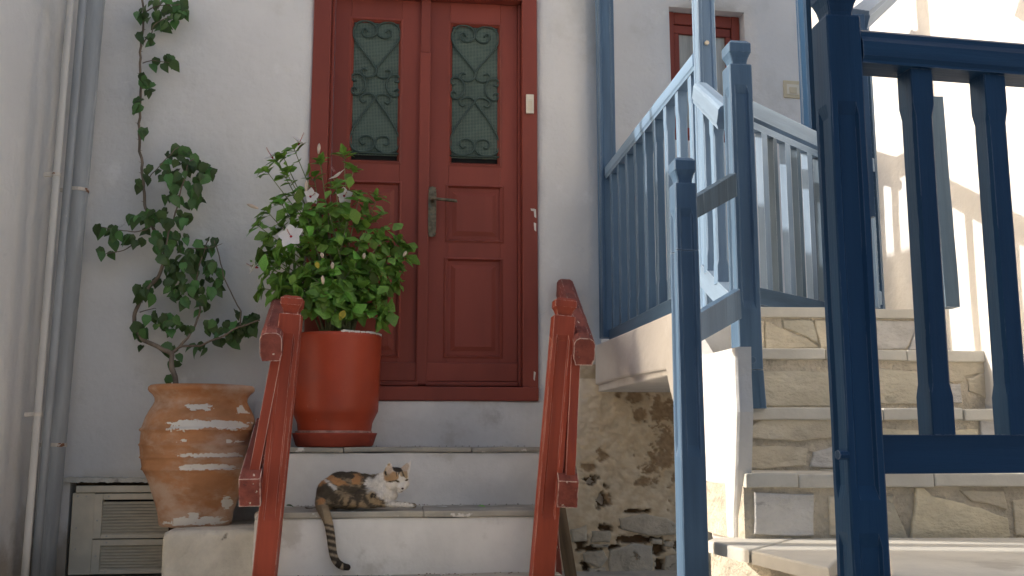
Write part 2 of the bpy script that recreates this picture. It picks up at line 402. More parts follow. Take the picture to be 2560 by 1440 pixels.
def wbox(name, x0, x1, y0, y1, z0, z1, m, parent, bev=.004):
    M = Matrix.Identity(4)
    for i in range(3): M[i][0], M[i][1], M[i][3] = WX[i], WN[i], WO[i]
    return put(name, box_bm(x0, x1, y0, y1, z0, z1, bev), m, parent, M)
fr = .055
ww = w1-w0
wbox('frame_post', w0+.002, w0+fr, .07, .13, wz0, wz1, red, t); wbox('frame_post', w1-fr, w1-.002, .07, .13, wz0, wz1, red, t)
wbox('frame_rail', w0+fr, w1-fr, .072, .13, wz1-fr*1.4, wz1-.002, red, t); wbox('frame_rail', w0+fr, w1-fr, .072, .13, wz0+.002, wz0+fr, red, t)
for a, b_ in ((w0+fr+.002, w0+ww/2-.004), (w0+ww/2+.004, w1-fr-.002)):
    s = wbox('sash', a, b_, .085, .12, wz0+fr+.002, wz0+fr+.055, red, t)
    wbox('sash_rail', a, b_, .085, .12, wz1-fr*1.4-.057, wz1-fr*1.4-.002, red, s)
    wbox('sash_stile', a, a+.035, .083, .122, wz0+fr+.055, wz1-fr*1.4-.057, red, s); wbox('sash_stile', b_-.035, b_, .083, .122, wz0+fr+.055, wz1-fr*1.4-.057, red, s)
    g = wbox('pane', a+.035, b_-.035, .105, .110, wz0+fr+.05, wz1-fr*1.4-.05, mat('net_curtain_behind_glass', (.42, .42, .38), .25, .2, 5, .2, 30, .01, (6, 1, .3)), s, 0)
p = Pw(1980, 225); a0, z_ = wl(1958, 225); a1, _ = wl(2002, 225); zt = wl(1980, 203)[1]; zb = wl(1980, 246)[1]
t = thing('switch_plate', p, 'cream electric switch plate on the white wall beside the dark blue column', 'switch')
wbox('plate', a0, a1, -.010, .001, zb, zt, ivory2, t, .003); wbox('recess_cover', a0+.018, a1-.018, -.014, -.009, zb+.02, zt-.025, ivory, t, .002)
wbox('rocker', a0+.035, a1-.035, -.019, -.013, zb+.028, zt-.045, ivory2, t, .002)
# sunlit wall on the right
RX = At(2368, 780, 3.6).x
bm = wall_grid(Vector((RX, 4.42, 0)), (0, -1, 0), 2.8, 0, 4.0, [], .2, amp=.008, seed=9)
o = put('sunlit_wall', bm, plaster); tag(o, 'bright sunlit white wall on the right with shadows of the railings', 'wall')
# ---------------------------------------------------------------- red double door
yd = YW+.06                   # face of the leaves
door = thing('double_door', ((DX0+DX1)/2, yd, DZ0), 'red wooden double door with iron scrolls over green screens', 'door')
def dx(u, v=500, y=None): return Py(u, v, y or yd).x
def dz(v, u=1180, y=None): return Py(u, v, y or yd).z
J0, J1 = dx(818), dx(1302)
LZ1 = dz(9); LZ0 = dz(966)
box('jamb', DX0-.005, J0, YW-.012, yd+.05, DZ0+.02, DZ1-.001, red, door, .006, 2)
box('jamb', J1, DX1+.004, YW-.012, yd+.05, DZ0+.02, DZ1-.001, red, door, .006, 2)
box('jamb_bead', J0, J0+.018, yd-.022, yd+.02, LZ0, LZ1, red, door, .006, 2)
box('jamb_bead', J1-.018, J1, yd-.022, yd+.02, LZ0, LZ1, red, door, .006, 2)
box('lintel', J0, J1, YW-.010, yd+.05, LZ1+.002, DZ1-.001, red, door, .006, 2)
box('sill', DX0-.004, DX1+.004, YW-.030, yd+.05, DZ0-.010, LZ0-.006, red, door, .008, 2)
A0, A1 = dx(1047), dx(1074)
def ring(bm, x0, x1, z0, z1, wd, ya, yb, M=None):
    """mitred moulding round a rectangle: outer edge at depth ya, inner at depth yb"""
    o_ = [Vector((x0, ya, z0)), Vector((x1, ya, z0)), Vector((x1, ya, z1)), Vector((x0, ya, z1))]
    i_ = [Vector((x0+wd, yb, z0+wd)), Vector((x1-wd, yb, z0+wd)), Vector((x1-wd, yb, z1-wd)), Vector((x0+wd, yb, z1-wd))]
    ov = [bm.verts.new(p) for p in o_]; iv = [bm.verts.new(p) for p in i_]
    for k in range(4): j = (k+1) % 4; bm.faces.new((ov[k], ov[j], iv[j], iv[k]))
    return iv
def leaf(u0, u1, gl, p1, p2, handle=False):
    x0, x1 = u0, u1
    lf = put('door_leaf', box_bm(x0, x1, yd+.030, yd+.040, LZ0, LZ1, 0), darkin, door)
    st = dict(m=red, parent=lf)
    gx0, gx1, gz0, gz1 = gl
    # stiles and rails
    box('stile', x0, gx0, yd, yd+.03, LZ0, LZ1, red, lf, .002); box('stile', gx1, x1, yd, yd+.03, LZ0, LZ1, red, lf, .002)
    zs = [(gz1, LZ1), (p1[3], gz0), (p2[3], p1[2]), (LZ0, p2[2])]
    for a, b_ in zs: box('rail', gx0+.0005, gx1-.0005, yd+.0005, yd+.03, a, b_, red, lf, .001)
    bm = bmesh.new(); ring(bm, gx0+.001, gx1-.001, gz0, gz1, .014, yd-.004, yd+.018)
    ring(bm, gx0-.012, gx1+.012, gz0-.012, gz1+.012, .013, yd-.0005, yd-.004)
    put('glazing_bead', bm, red, lf)
    for q in (p1, p2):
        bm = bmesh.new(); qx0, qx1, qz0, qz1 = q
        ring(bm, qx0-.010, qx1+.010, qz0-.010, qz1+.010, .010, yd-.0005, yd-.006)
        ring(bm, qx0, qx1, qz0, qz1, .010, yd-.006, yd+.014)
        iv = ring(bm, qx0+.010, qx1-.010, qz0+.010, qz1-.010, .022, yd+.014, yd+.013)
        iv2 = ring(bm, qx0+.032, qx1-.032, qz0+.032, qz1-.032, .024, yd+.013, yd+.002)
        bm.faces.new(iv2); put('panel', bm, red, lf)
    # glass, curtain, screen
    box('curtain', gx0+.002, gx1-.002, yd+.0285, yd+.0297, gz0+(gz1-gz0)*.055, gz1-.002, curtain, lf, 0)
    bm = bmesh.new(); x = gx0+.012
    while x < gx1-.010:
        box_bm(x, x+.0030, yd+.020, yd+.0215, gz0+(gz1-gz0)*.05, gz1-.01, 0, bm=bm); x += .0085
    z = gz0+(gz1-gz0)*.05
    while z < gz1-.01:
        box_bm(gx0+.01, gx1-.01, yd+.0185, yd+.020, z, z+.0026, 0, bm=bm); z += .0085
    s = put('insect_screen', bm, wire, lf); s['kind'] = 'stuff'
    # iron scrolls: outline measured on the right leaf
    sx = (gx1-gx0)/(1178-890); sz = (gz1-gz0)/(955-145)
    def Q(x, z_): return Vector((gx0+(x-890)*sx, yd+.008, gz1-(z_-145)*sz))
    curves = [
        [(985, 215), (968, 196), (952, 212), (960, 238), (990, 247), (1022, 235), (1035, 205), (1020, 170), (975, 153), (925, 165), (901, 210), (910, 262), (960, 330), (1030, 418), (1036, 445), (1022, 468), (990, 477), (960, 466), (950, 445), (962, 430), (984, 436)],
        [(985, 852), (965, 857), (952, 838), (960, 816), (988, 808), (1018, 818), (1033, 850), (1018, 884), (968, 900), (915, 885), (896, 842), (905, 790), (960, 695), (1028, 604), (1030, 586), (1010, 572), (980, 572), (955, 586), (950, 608), (964, 622), (984, 614)],
        [(928, 494), (908, 498), (897, 478), (913, 459), (945, 461), (969, 488), (975, 522), (964, 556), (932, 580), (904, 571), (898, 549), (915, 538), (930, 550)]]
    for c in curves:
        for mir in (0, 1):
            pts = cr([Q(2070-x if mir else x, z_)+Vector((0, .004*mir, 0)) for x, z_ in c], 4)
            put('scroll', tube_bm(pts, .0056, 7), iron, lf, smooth=True)
    put('scroll_bar', tube_bm([Q(892, 905), Q(1176, 905)], .005, 6), iron, lf, smooth=True)
    # foot moulding
    zb = dz(908)
    box('kick_board', x0, x1, yd-.020, yd-.001, LZ0+.026, zb, red, lf, .006, 2)
    box('kick_board', x0+.001, x1-.001, yd-.034, yd-.001, LZ0, LZ0+.024, red, lf, .006, 2)
    return lf
GZ0, GZ1 = dz(412), dz(60)
rl = leaf(A1-.012, J1-.019, (dx(1121), dx(1250), GZ0, GZ1), (dx(1117), dx(1256), dz(603), dz(466)), (dx(1115), dx(1254), dz(892), dz(648)))
ll = leaf(J0+.019, A0+.010, (dx(868), dx(997), GZ0, GZ1), (dx(864), dx(1000), dz(600), dz(463)), (dx(862), dx(1002), dz(892), dz(648)))
box('astragal', A0-.004, A1-.004, yd-.030, yd-.001, LZ0+.005, dz(140), red, door, .008, 2)
box('astragal_head', A0-.001, A1-.007, yd-.024, yd-.001, dz(140)+.001, LZ1, red, door, .006, 2)
box('backing_strip', A0-.02, A1+.02, yd+.031, yd+.05, DZ0+.01, LZ1, red, door, 0)
box('backing_strip', J0, J1, yd+.041, yd+.055, DZ0+.01, LZ0+.02, red, door, 0)
# handle plate and lever
hx0, hx1, hz0, hz1 = dx(1070), dx(1091), dz(598), dz(472)
bm = bmesh.new(); cx = (hx0+hx1)/2; hw = (hx1-hx0)/2
out = []
H = hz1-hz0
half = [(0, 0), (.35, .012), (.9, .02), (.6, .045), (1.0, .065), (.8, .10), (.95, .13), (.95, .5)]
for sx_, seq in ((1, half), (-1, half[::-1])):
    pass
prof = [(a, b_) for a, b_ in half]+[(a, 1-b_) for a, b_ in half[::-1]]
poly = [Vector((cx+a*hw, yd-.034, hz0+b_*H)) for a, b_ in prof]+[Vector((cx-a*hw, yd-.034, hz0+b_*H)) for a, b_ in prof[::-1][1:-1]]
put('handle_plate', prism_bm(poly, (0, 1, 0), .006, .0012), brass, rl)
hp = Vector((cx, yd-.034, dz(508)))
put('lever', tube_bm(cr([hp, hp+Vector((0, -.03, 0)), hp+Vector((.010, -.046, 0)), hp+Vector((.06, -.048, -.003)), hp+Vector((.125, -.044, -.008)), hp+Vector((.128, -.042, -.012))], 4), [.011]*6+[.0085]*8+[.0095]*7, 8), brass, rl, smooth=True)
for (u, v, w_, h_) in ((1337, 533, 3, 12), (1338, 566, 3, 11), (1331, 525, 5, 3), (1338, 940, 2.5, 12)):
    pp_ = rough_poly([Vector((u-w_, v-h_)), Vector((u+w_, v-h_*.8)), Vector((u+w_*.7, v+h_)), Vector((u-w_*.8, v+h_*.7))], 4, 3, u*.1+v)
    put('paint_chip', prism_bm([Py(*p_, YW-.0125) for p_ in pp_], (0, 1, 0), .001, 0), limewash, door)
t = thing('doorbell', Py(1323, 263, YW-.013), 'white doorbell button on the right red door jamb', 'doorbell')
bx0, bx1, bz0, bz1 = Py(1314, 263, YW).x, Py(1333, 263, YW).x, Py(1323, 287, YW).z, Py(1323, 240, YW).z
box('bell_case', bx0, bx1, YW-.030, YW-.0125, bz0, bz1, ivory, t, .003, 2)
box('bell_button', bx0+.011, bx1-.011, YW-.034, YW-.029, bz0+.018, bz1-.040, alu, t, .002)
box('name_window', bx0+.008, bx1-.008, YW-.032, YW-.0295, bz1-.03, bz1-.010, ivory, t, .001)
# ---------------------------------------------------------------- white steps below the red door
steps = thing('white_steps', (Py(1000, 1400, YW-.8).x, YW-.8, 0), 'whitewashed steps with thin stone treads leading to the red door', 'steps')
T1, T2, T3 = CH-.036, CH-.316, CH-.592
Y1, Y2, Y3 = YW-.42, YW-.83, YW-1.12
sxL, sxR = Py(655, 1200, YW-.6).x, Py(1352, 1200, YW-.4).x
def rough_box(x0, x1, y0, y1, z0, z1, amp=.004, step=.05, seed=0, bev=.010):
    b = box_bm(x0, x1, y0, y1, z0, z1, bev, 2)
    for k in range(int((x1-x0)/step)):
        xx = x0+(k+1)*step
        if xx < x1-bev*2: bmesh.ops.bisect_plane(b, geom=b.verts[:]+b.edges[:]+b.faces[:], plane_co=(xx, 0, 0), plane_no=(1, 0, 0))
    for k in range(int((z1-z0)/step)):
        zz = z0+(k+1)*step
        if zz < z1-bev*2: bmesh.ops.bisect_plane(b, geom=b.verts[:]+b.edges[:]+b.faces[:], plane_co=(0, 0, zz), plane_no=(0, 0, 1))
    for v in b.verts: 
        q = v.co*6+Vector((seed, 0, 0)); v.co += Vector((noise.noise(q), noise.noise(q+Vector((5, 5, 5))), noise.noise(q+Vector((9, 1, 3)))))*amp
    return b
put('riser', rough_box(DX0-.25, sxR+.14, YW-.016, YW+.10, T1-.02, DZ0-.012, .004, seed=1, bev=.006), plaster_step, steps, smooth=False)
put('riser', rough_box(sxL, sxR, Y1+.012, YW+.05, T2-.02, T1-.026, .004, seed=2), plaster_step, steps)
put('riser', rough_box(sxL, sxR+.01, Y2+.012, YW, T3-.02, T2-.030, .004, seed=3), plaster_step, steps)
put('riser', rough_box(sxL-.05, sxR+.02, Y3+.012, YW, 0, T3-.026, .004, seed=4), plaster_step, steps)
def tread(x0, x1, y0, y1, z1, th, cuts, seed):
    xs = [x0]+cuts+[x1]
    for k in range(len(xs)-1):
        zz = rnd.uniform(-.0015, .0015)
        put('tread_stone', rough_box(xs[k]+.0015, xs[k+1]-.0015, y0+rnd.uniform(0, .004), y1, z1-th+zz, z1+zz, .004, seed=seed+k*3, bev=.007), slate, steps)
tread(sxL, sxR+.006, Y1, YW-.02, T1, .024, [Py(860, 1110, Y1).x, Py(1180, 1110, Y1).x], 20)
tread(sxL, sxR+.012, Y2, Y1+.010, T2, .028, [Py(805, 1270, Y2).x, Py(1060, 1270, Y2).x], 30)
tread(sxL-.05, sxR+.02, Y3, Y2+.010, T3, .024, [Py(845, 1430, Y3).x, Py(1110, 1430, Y3).x], 40)
# ---------------------------------------------------------------- block under the jar
byf = YW-.66
bx0, bx1 = Py(402, 1380, byf).x, Py(676, 1380, byf).x
BZ = Py(520, 1325, byf).z
o = put('plaster_block', rough_box(bx0, bx1, byf, YW-.03, 0, BZ, .012, .04, seed=50, bev=.03), plaster_block, smooth=True)
tag(o, 'rough whitewashed masonry block under the big clay jar', 'block')
# ---------------------------------------------------------------- vent in the wall base
bm = box_bm(VX0-.02, VX1+.02, YW+.10, YW+.13, 0, VZ1+.02, 0); o = put('recess_back', bm, mat('dirty_recess', (.20, .15, .10), .95, .3, 12, .8, 30, .01))
tag(o, 'dirty brown recess behind the metal vent at the wall base', 'recess')
t = thing('wall_vent', Py(290, 1430, YW-.03), 'beige metal ventilation panel with two louvred grilles low on the left wall', 'vent')
yv = YW-.012
def vx(u, v=1330): return Py(u, v, yv).x
def vz(v, u=290): return Py(u, v, yv).z
box('side_plate', vx(176), vx(232), yv, yv+.02, .01, vz(1232), alu, t, .002)
box('top_plate', vx(184), vx(400), yv-.010, yv+.02, vz(1231), vz(1214), alu, t, .003)
for (a, b_, c, d) in ((232, 420, 1234, 1346), (233, 425, 1349, 1446)):
    x0, x1, z1, z0 = vx(a), vx(b_), vz(c), max(.012, vz(d))
    fw, fz = .040, .030
    g = put('grille_frame', box_bm(x0, x0+fw, yv-.006, yv+.02, z0, z1, .002), alu, t)
    box('frame_edge', x0+fw, x1, yv-.0055, yv+.02, z1-fz, z1, alu, g, .002); box('frame_edge', x0+fw, x1, yv-.0055, yv+.02, z0, z0+(fz*.6), alu, g, .002)
    box('grille_back', x0+fw, x1, yv+.03, yv+.035, z0, z1, darkin, g, 0)
    z = z0+fz*.6+.006
    while z < z1-fz-.004:
        put('slat', box_bm(-.5*(x1-x0-fw), .5*(x1-x0-fw), -.001, .001, -.009, .009, 0), alu, g, Matrix.Translation((.5*(x0+fw+x1), yv+.008, z)) @ Matrix.Rotation(R(-48), 4, 'X'))
        z += .0152
    for sx_, sz_ in ((x0+.07, z1-.014), (x0+.02, z0+.09), (x0+.07, z0+.012)):
        put('screw', tube_bm([(sx_, yv-.009, sz_), (sx_, yv-.004, sz_)], .0045, 8), rustclamp, g)
for u, v in ((194, 1241), (216, 1241), (190, 1320), (188, 1373)):
    p = Py(u, v, yv-.003); put('screw', tube_bm([p, p+Vector((0, .006, 0))], .0045, 8), rustclamp, t)
# crumbled plaster lip above the vent
bm = bmesh.new(); n = 60
up_, lo_ = [], []
for k in range(n+1):
    u = 152+(405-152)*k/n; a = Py(u, 1196+3*noise.noise(Vector((k*.3, 0, 0))), YW-.020); b_ = Py(u, 1206+5*noise.noise(Vector((k*.45, 3, 0))), YW-.026)
    up_.append((a, Vector((a.x, YW+.02, a.z+.01)))); lo_.append((b_, Vector((b_.x, YW+.05, b_.z+.004))))
for k in range(n):
    q = [bm.verts.new(x) for x in (up_[k][1], up_[k+1][1], up_[k+1][0], up_[k][0])]; bm.faces.new(q)
    q = [bm.verts.new(x) for x in (up_[k][0], up_[k+1][0], lo_[k+1][0], lo_[k][0])]; bm.faces.new(q)
    q = [bm.verts.new(x) for x in (lo_[k][0], lo_[k+1][0], lo_[k+1][1], lo_[k][1])]; bm.faces.new(q)
bmesh.ops.remove_doubles(bm, verts=bm.verts, dist=.0003)
o = put('plaster_lip', bm, plaster_block, bpy.data.objects['house_wall'])
# ---------------------------------------------------------------- pipes
def pipe(name, a, b_, r, m, label, clamps, y):
    p0, p1 = Py(*a, y), Py(*b_, y); d = (p0-p1).normalized()
    p0 = p0+d*.8; p1 = p1-d*max(0, (p1.z-.0)/max(d.z, .1))
    t = thing(name, p1, label, 'pipe'); L = (p0-p1).length
    n = 14; bm = tube_bm([(0, 0, L*k/n) for k in range(n+1)], r, 24)
    put('pipe_length', bm, m, t, frame(p1, p0-p1), smooth=True)
    for v in clamps:
        k = (v-a[1])/(b_[1]-a[1]); c = Py(a[0]+(b_[0]-a[0])*k, v, y)
        bm = tube_bm([c-d*.009, c+d*.009], r+.004, 24); cl = put('clamp', bm, rustclamp, t)
        put('clamp_bolt', box_bm(c.x-r-.042, c.x-r+.002, c.y-.006, c.y+.012, c.z-.010, c.z+.010, .002), rustclamp, cl)
    return t
pipe('drainpipe', (238, 0), (110, 1440), .049, pipegrey, 'thick grey metal drainpipe with paint splashes, rightmost of the pipes', (476, 1112), YW-.16)
pipe('slim_pipe', (207, 0), (88, 1440), .020, pipegrey, 'slim grey pipe squeezed against the thick grey drainpipe', (), YW-.33)
pipe('conduit', (176, 0), (62, 1440), .017, pipewhite, 'thin white painted pipe in the wall corner, leftmost of the pipes', (437, 1036), YW-.52)
# ---------------------------------------------------------------- clay jar
yj = YW-.33
jc = Py(489, 1308, yj); jc.z = BZ-.004
sc = .00196
jt = thing('clay_jar', jc, 'big ribbed terracotta jar with spilled white limewash on its belly', 'jar')
prof = [(.0, 0), (.165, 0), (.172, .004), (.176, .02), (.180, .06), (.195, .11), (.213, .16), (.232, .21), (.248, .245), (.262, .268), (.270, .272), (.266, .285), (.268, .30), (.272, .325), (.279, .33), (.274, .338),
        (.276, .36), (.280, .385), (.287, .391), (.280, .400), (.280, .42), (.279, .455), (.287, .461), (.288, .468), (.277, .476), (.270, .50), (.262, .525), (.245, .56), (.230, .585), (.222, .605), (.224, .622), (.236, .640), (.251, .652), (.258, .662),
        (.256, .676), (.246, .684), (.236, .684), (.226, .672), (.214, .64), (.210, .62), (.0, .62)]
prof = [(r*.985, z*.985) for r, z in prof]
pp = []
for a, b_ in zip(prof, prof[1:]): pp += [a] + ([((a[0]+b_[0])/2, (a[1]+b_[1])/2)] if abs(a[1]-b_[1]) > .02 else [])
pp.append(prof[-1]); jprof = pp
put('jar_body', lathe_bm(pp, jc, 72, .004), clay, jt, smooth=True)
put('soil', lathe_bm([(0, 0), (.208, 0), (.208, .01), (0, .018)], jc+Vector((0, 0, .612)), 24, .01), soil, jt)
def jr(z):
    for (a, b_) in zip(jprof[1:-4], jprof[2:-4]):
        if a[1] <= z <= b_[1] and b_[1] > a[1]: return a[0]+(b_[0]-a[0])*(z-a[1])/(b_[1]-a[1])
    return .17
def splash(u0, u1, v0, v1, th=.45, sd=0, drip=0):
    """a skin of dried limewash lying on the jar, ragged outline, following its profile"""
    bm = bmesh.new(); N, Mz = int(u1-u0)+2, max(7, int(v1-v0))
    G = {}
    for i in range(N+1):
        for j in range(Mz+1):
            u = u0+(u1-u0)*i/N; v = v0+(v1-v0)*j/Mz; s = (u-489)*sc/.56*.56
            z = max(.003, (1308-v)*.00196)
            r = jr(z)+.0015; k = max(-.98, min(.98, (u-489)*.00196/r)); a = math.asin(k)
            G[i, j] = (Vector((r*math.sin(a), -r*math.cos(a), z)), (i/N, j/Mz))
    vv = {}
    for i in range(N):
        for j in range(Mz):
            x, y = (i+.5)/N, (j+.5)/Mz
            ed = min(1, 4*x, 4*(1-x))*(1-abs(2*y-1)**2)
            nn = noise.fractal(Vector((x*(u1-u0)*.06+sd, y*(v1-v0)*.16, sd)), .7, 2.1, 4)
            if ed+.55*nn > th:
                f = []
                for (a, b_) in ((i, j), (i+1, j), (i+1, j+1), (i, j+1)):
                    if (a, b_) not in vv: vv[a, b_] = bm.verts.new(jc+G[a, b_][0])
                    f.append(vv[a, b_])
                bm.faces.new(f)
    put('limewash_splash', bm, limewash, jt)
for a in ((430, 632, 1050, 1078, .35, 1), (470, 545, 1010, 1032, .5, 4), (585, 625, 1012, 1040, .55, 6), (445, 628, 1096, 1108, .55, 8), (450, 628, 1128, 1142, .5, 11), (455, 612, 1155, 1172, .42, 13), (405, 582, 1280, 1304, .4, 17), (558, 585, 1232, 1270, .5, 19), (486, 514, 1270, 1286, .4, 23)): splash(*a)
for u, l_ in ((448, 14), (462, 7), (478, 13), (455, 9)): splash(u-3, u+3, 1062, 1068+l_, .25, u)
# ---------------------------------------------------------------- red pot
py_ = YW-.225
pc = Py(836, 1112, py_); pc.z = T1
t = thing('pot_saucer', pc, 'worn red plastic saucer under the red flower pot', 'saucer')
put('saucer_body', lathe_bm([(0, .001), (.185, .001), (.195, .01), (.212, .062), (.216, .070), (.210, .071), (.200, .06), (.186, .014), (0, .012)], pc, 48), 
    mat('worn_red_plastic', (.33, .06, .035), .6, .12, 6, .3, 40, .002, patches=(((.42, .22, .17), 6, .56, .08),)), t, smooth=True)
pt = thing('flower_pot', pc+Vector((0, 0, .014)), 'tall red painted flower pot on the top white step', 'pot')
put('pot_body', lathe_bm([(0, 0), (.172, 0), (.178, .004), (.184, .05), (.190, .105), (.196, .12), (.210, .15), (.2175, .165), (.219, .19), (.222, .30), (.225, .42), (.228, .535), (.229, .548), (.224, .556), (.214, .556), (.208, .545), (.204, .50), (0, .50)], pc+Vector((0, 0, .0145)), 64, .002), terracotta_red, pt, smooth=True)
put('soil', lathe_bm([(0, 0), (.203, 0), (.203, .02), (0, .03)], pc+Vector((0, 0, .505)), 24, .01), soil, pt)
bm = lathe_bm([(.186, .0), (.196, .005), (.197, .012), (.188, .016)], pc+Vector((0, 0, .066)), 64, .012)
put('lime_crust', bm, mat('lime_crust', (.42, .26, .22), .95, .3, 30, .8, 80, .004), pt)
RIMZ = pc.z+.565
crm = bmesh.new()
for k in range(60):
    a = R(rnd.uniform(-80, 40)); p = pc+Vector((.219*math.cos(a), .219*math.sin(a), .568+rnd.uniform(0, .008)))
    box_bm(p.x-.009, p.x+.009, p.y-.006, p.y+.006, p.z-.005, p.z+.004, .002, bm=crm)
put('rim_crust', crm, limewash, pt)
# ---------------------------------------------------------------- leaves
def leaf_mesh(name, W_, fold, curl, heart=.0, m=None, teeth=0):
    bm = bmesh.new(); ts = [0, .12, .3, .5, .7, .87, 1.0]
    prof = {0: 0, .12: .62 if heart else .42, .3: 1.0 if heart else .85, .5: .92 if heart else 1, .7: .62 if heart else .80, .87: .27 if heart else .40, 1.0: 0}
    mid, lf, rt = [], [], []
    for k, t in enumerate(ts):
        z = -curl*t*t; w = prof[t]*W_/2
        if teeth and 0 < t < 1: w *= 1+(.14 if k % 2 else -.08)
        mid.append(bm.verts.new((0, t, z)))
        yb = t-(heart*.12 if t < .2 else 0)
        if w > 0:
            lf.append(bm.verts.new((-w, yb, z+fold*w-.10*w*math.sin(t*6)))); rt.append(bm.verts.new((w, yb, z+fold*w)))
    for s, fl in ((lf, 0), (rt, 1)):
        seq = [(mid[0], mid[1], s[0])]
        for k in range(len(s)-1): seq.append((mid[k+1], mid[k+2], s[k+1], s[k]))
        seq.append((mid[-2], mid[-1], s[-1]))
        for f in seq: bm.faces.new(f if fl == 0 else f[::-1])
    me = bpy.data.meshes.new(name); bm.to_mesh(me); bm.free(); me.materials.append(m)
    me.polygons.foreach_set('use_smooth', [True]*len(me.polygons)); return me
def leaf_M(p, tip, nrm, size):
    y = Vector(tip).normalized(); z = (Vector(nrm)-y*Vector(nrm).dot(y)).normalized(); x = y.cross(z)
    M = Matrix.Identity(4)
    for i in range(3): M[i][0], M[i][1], M[i][2], M[i][3] = x[i]*size, y[i]*size, z[i]*size, p[i]
    return M
def rv(a=1): return Vector((rnd.gauss(0, a), rnd.gauss(0, a), rnd.gauss(0, a)))
def add_leaves(parent, items, limit=298):
    items.sort(key=lambda it: -it[1].to_scale().x + (0 if it[1].translation.y < 5.25 else .01))
    for me, M in items[:limit]: put('leaf', None, parent=parent, M=M, mesh=me)
    if len(items) > limit:
        bm = bmesh.new(); mats = []
        V, Fc, mi = [], [], []
        for me, M in items[limit:]:
            if me.materials[0] not in mats: mats.append(me.materials[0])
            b0 = len(V); V += [M @ v.co for v in me.vertices]
            for p in me.polygons: Fc.append([b0+i for i in p.vertices]); mi.append(mats.index(me.materials[0]))
        me = bpy.data.meshes.new('foliage'); me.from_pydata(V, [], Fc); me.polygons.foreach_set('material_index', mi)
        for m in mats: me.materials.append(m)
        o = put('foliage', None, parent=parent, mesh=me); o['kind'] = 'stuff'; bm.free()
# bougainvillea, trained up the wall
yb = YW-.13
def Q3(u, v, y=0): return Py(u, v, yb+y)
bt = thing('bougainvillea', jc+Vector((0, 0, .61)), 'leafy climbing bougainvillea growing from the clay jar up the wall', 'plant')
BL = [leaf_mesh('bougainvillea_leaf', .78, .28, .28, 1, leaf_dark), leaf_mesh('bougainvillea_leaf', .70, .5, .15, 1, leaf_dark), leaf_mesh('bougainvillea_leaf', .85, .12, .4, 1, leaf_dark)]
canes = [
 ('trunk', [(437, 985, -.20), (438, 950, -.19), (428, 905, -.15), (426, 885, -.12), (395, 868, -.08), (355, 845, -.03), (337, 815, 0), (340, 775, 0), (362, 735, 0), (395, 690, 0), (412, 645, -.01), (400, 605, 0), (380, 565, .02), (363, 520, .05), (360, 480, .07), (356, 420, .08), (348, 350, .09), (350, 280, .09), (352, 200, .09), (350, 130, .09), (357, 60, .09), (357, -20, .09)], .015, .006),
 ('cane', [(426, 885, -.12), (450, 868, -.10), (490, 865, -.08), (540, 850, -.10), (590, 820, -.10), (650, 800, -.1)], .009, .004),
 ('cane', [(450, 868, -.10), (480, 830, -.06), (500, 775, -.04), (490, 720, -.03), (500, 660, -.03), (520, 600, -.03)], .008, .003),
 ('cane', [(600, 812, -.1), (602, 780, -.08), (580, 735, -.06), (560, 690, -.05), (548, 640, -.05), (535, 600, -.03)], .004, .003),
 ('cane', [(412, 645, -.02), (420, 590, -.02), (435, 545, -.02), (455, 470, -.03), (472, 410, -.05), (482, 395, -.05)], .006, .003),
 ('cane', [(380, 565, 0), (345, 580, -.03), (300, 575, -.04), (250, 568, -.05)], .004, .002), ('cane', [(345, 600, 0), (310, 625, -.03), (265, 635, -.04)], .004, .002),
 ('cane', [(470, 620, -.03), (515, 620, -.06), (556, 608, -.08)], .003, .0015), ('cane', [(362, 450, .05), (390, 425, 0), (430, 380, -.03), (445, 368, -.04)], .003, .002),
 ('cane', [(355, 108, .08), (375, 85, .04), (390, 60, 0), (430, 40, 0)], .004, .002), ('cane', [(358, 158, .09), (385, 150, .05), (430, 160, 0)], .003, .002),
 ('cane', [(362, 30, .08), (400, 15, .02), (460, 12, 0)], .004, .002), ('cane', [(350, 780, 0), (385, 770, -.02), (392, 773, -.02)], .003, .001)]
for nm, pts, r0, r1 in canes:
    q = cr([Q3(*p) for p in pts], 5); q = [p+Vector((noise.noise(p*20), 0, noise.noise(p*20+Vector((7, 7, 7)))))*.008 for p in q]
    put(nm, tube_bm(q, [r0+(r1-r0)*(k/(len(q)-1))**.6 for k in range(len(q))], 7), bark, bt, smooth=True)
    if nm == 'trunk':
        tb = bmesh.new()
        for p in q[60:]:
            if rnd.random() < .45:
                dd = Vector((rnd.choice((-1, 1)), -.3, .3)).normalized(); tube_bm([p+dd*.003, p+dd*.020], [.0022, .0003], 5, tb)
        put('thorns', tb, bark, bt)['kind'] = 'stuff'
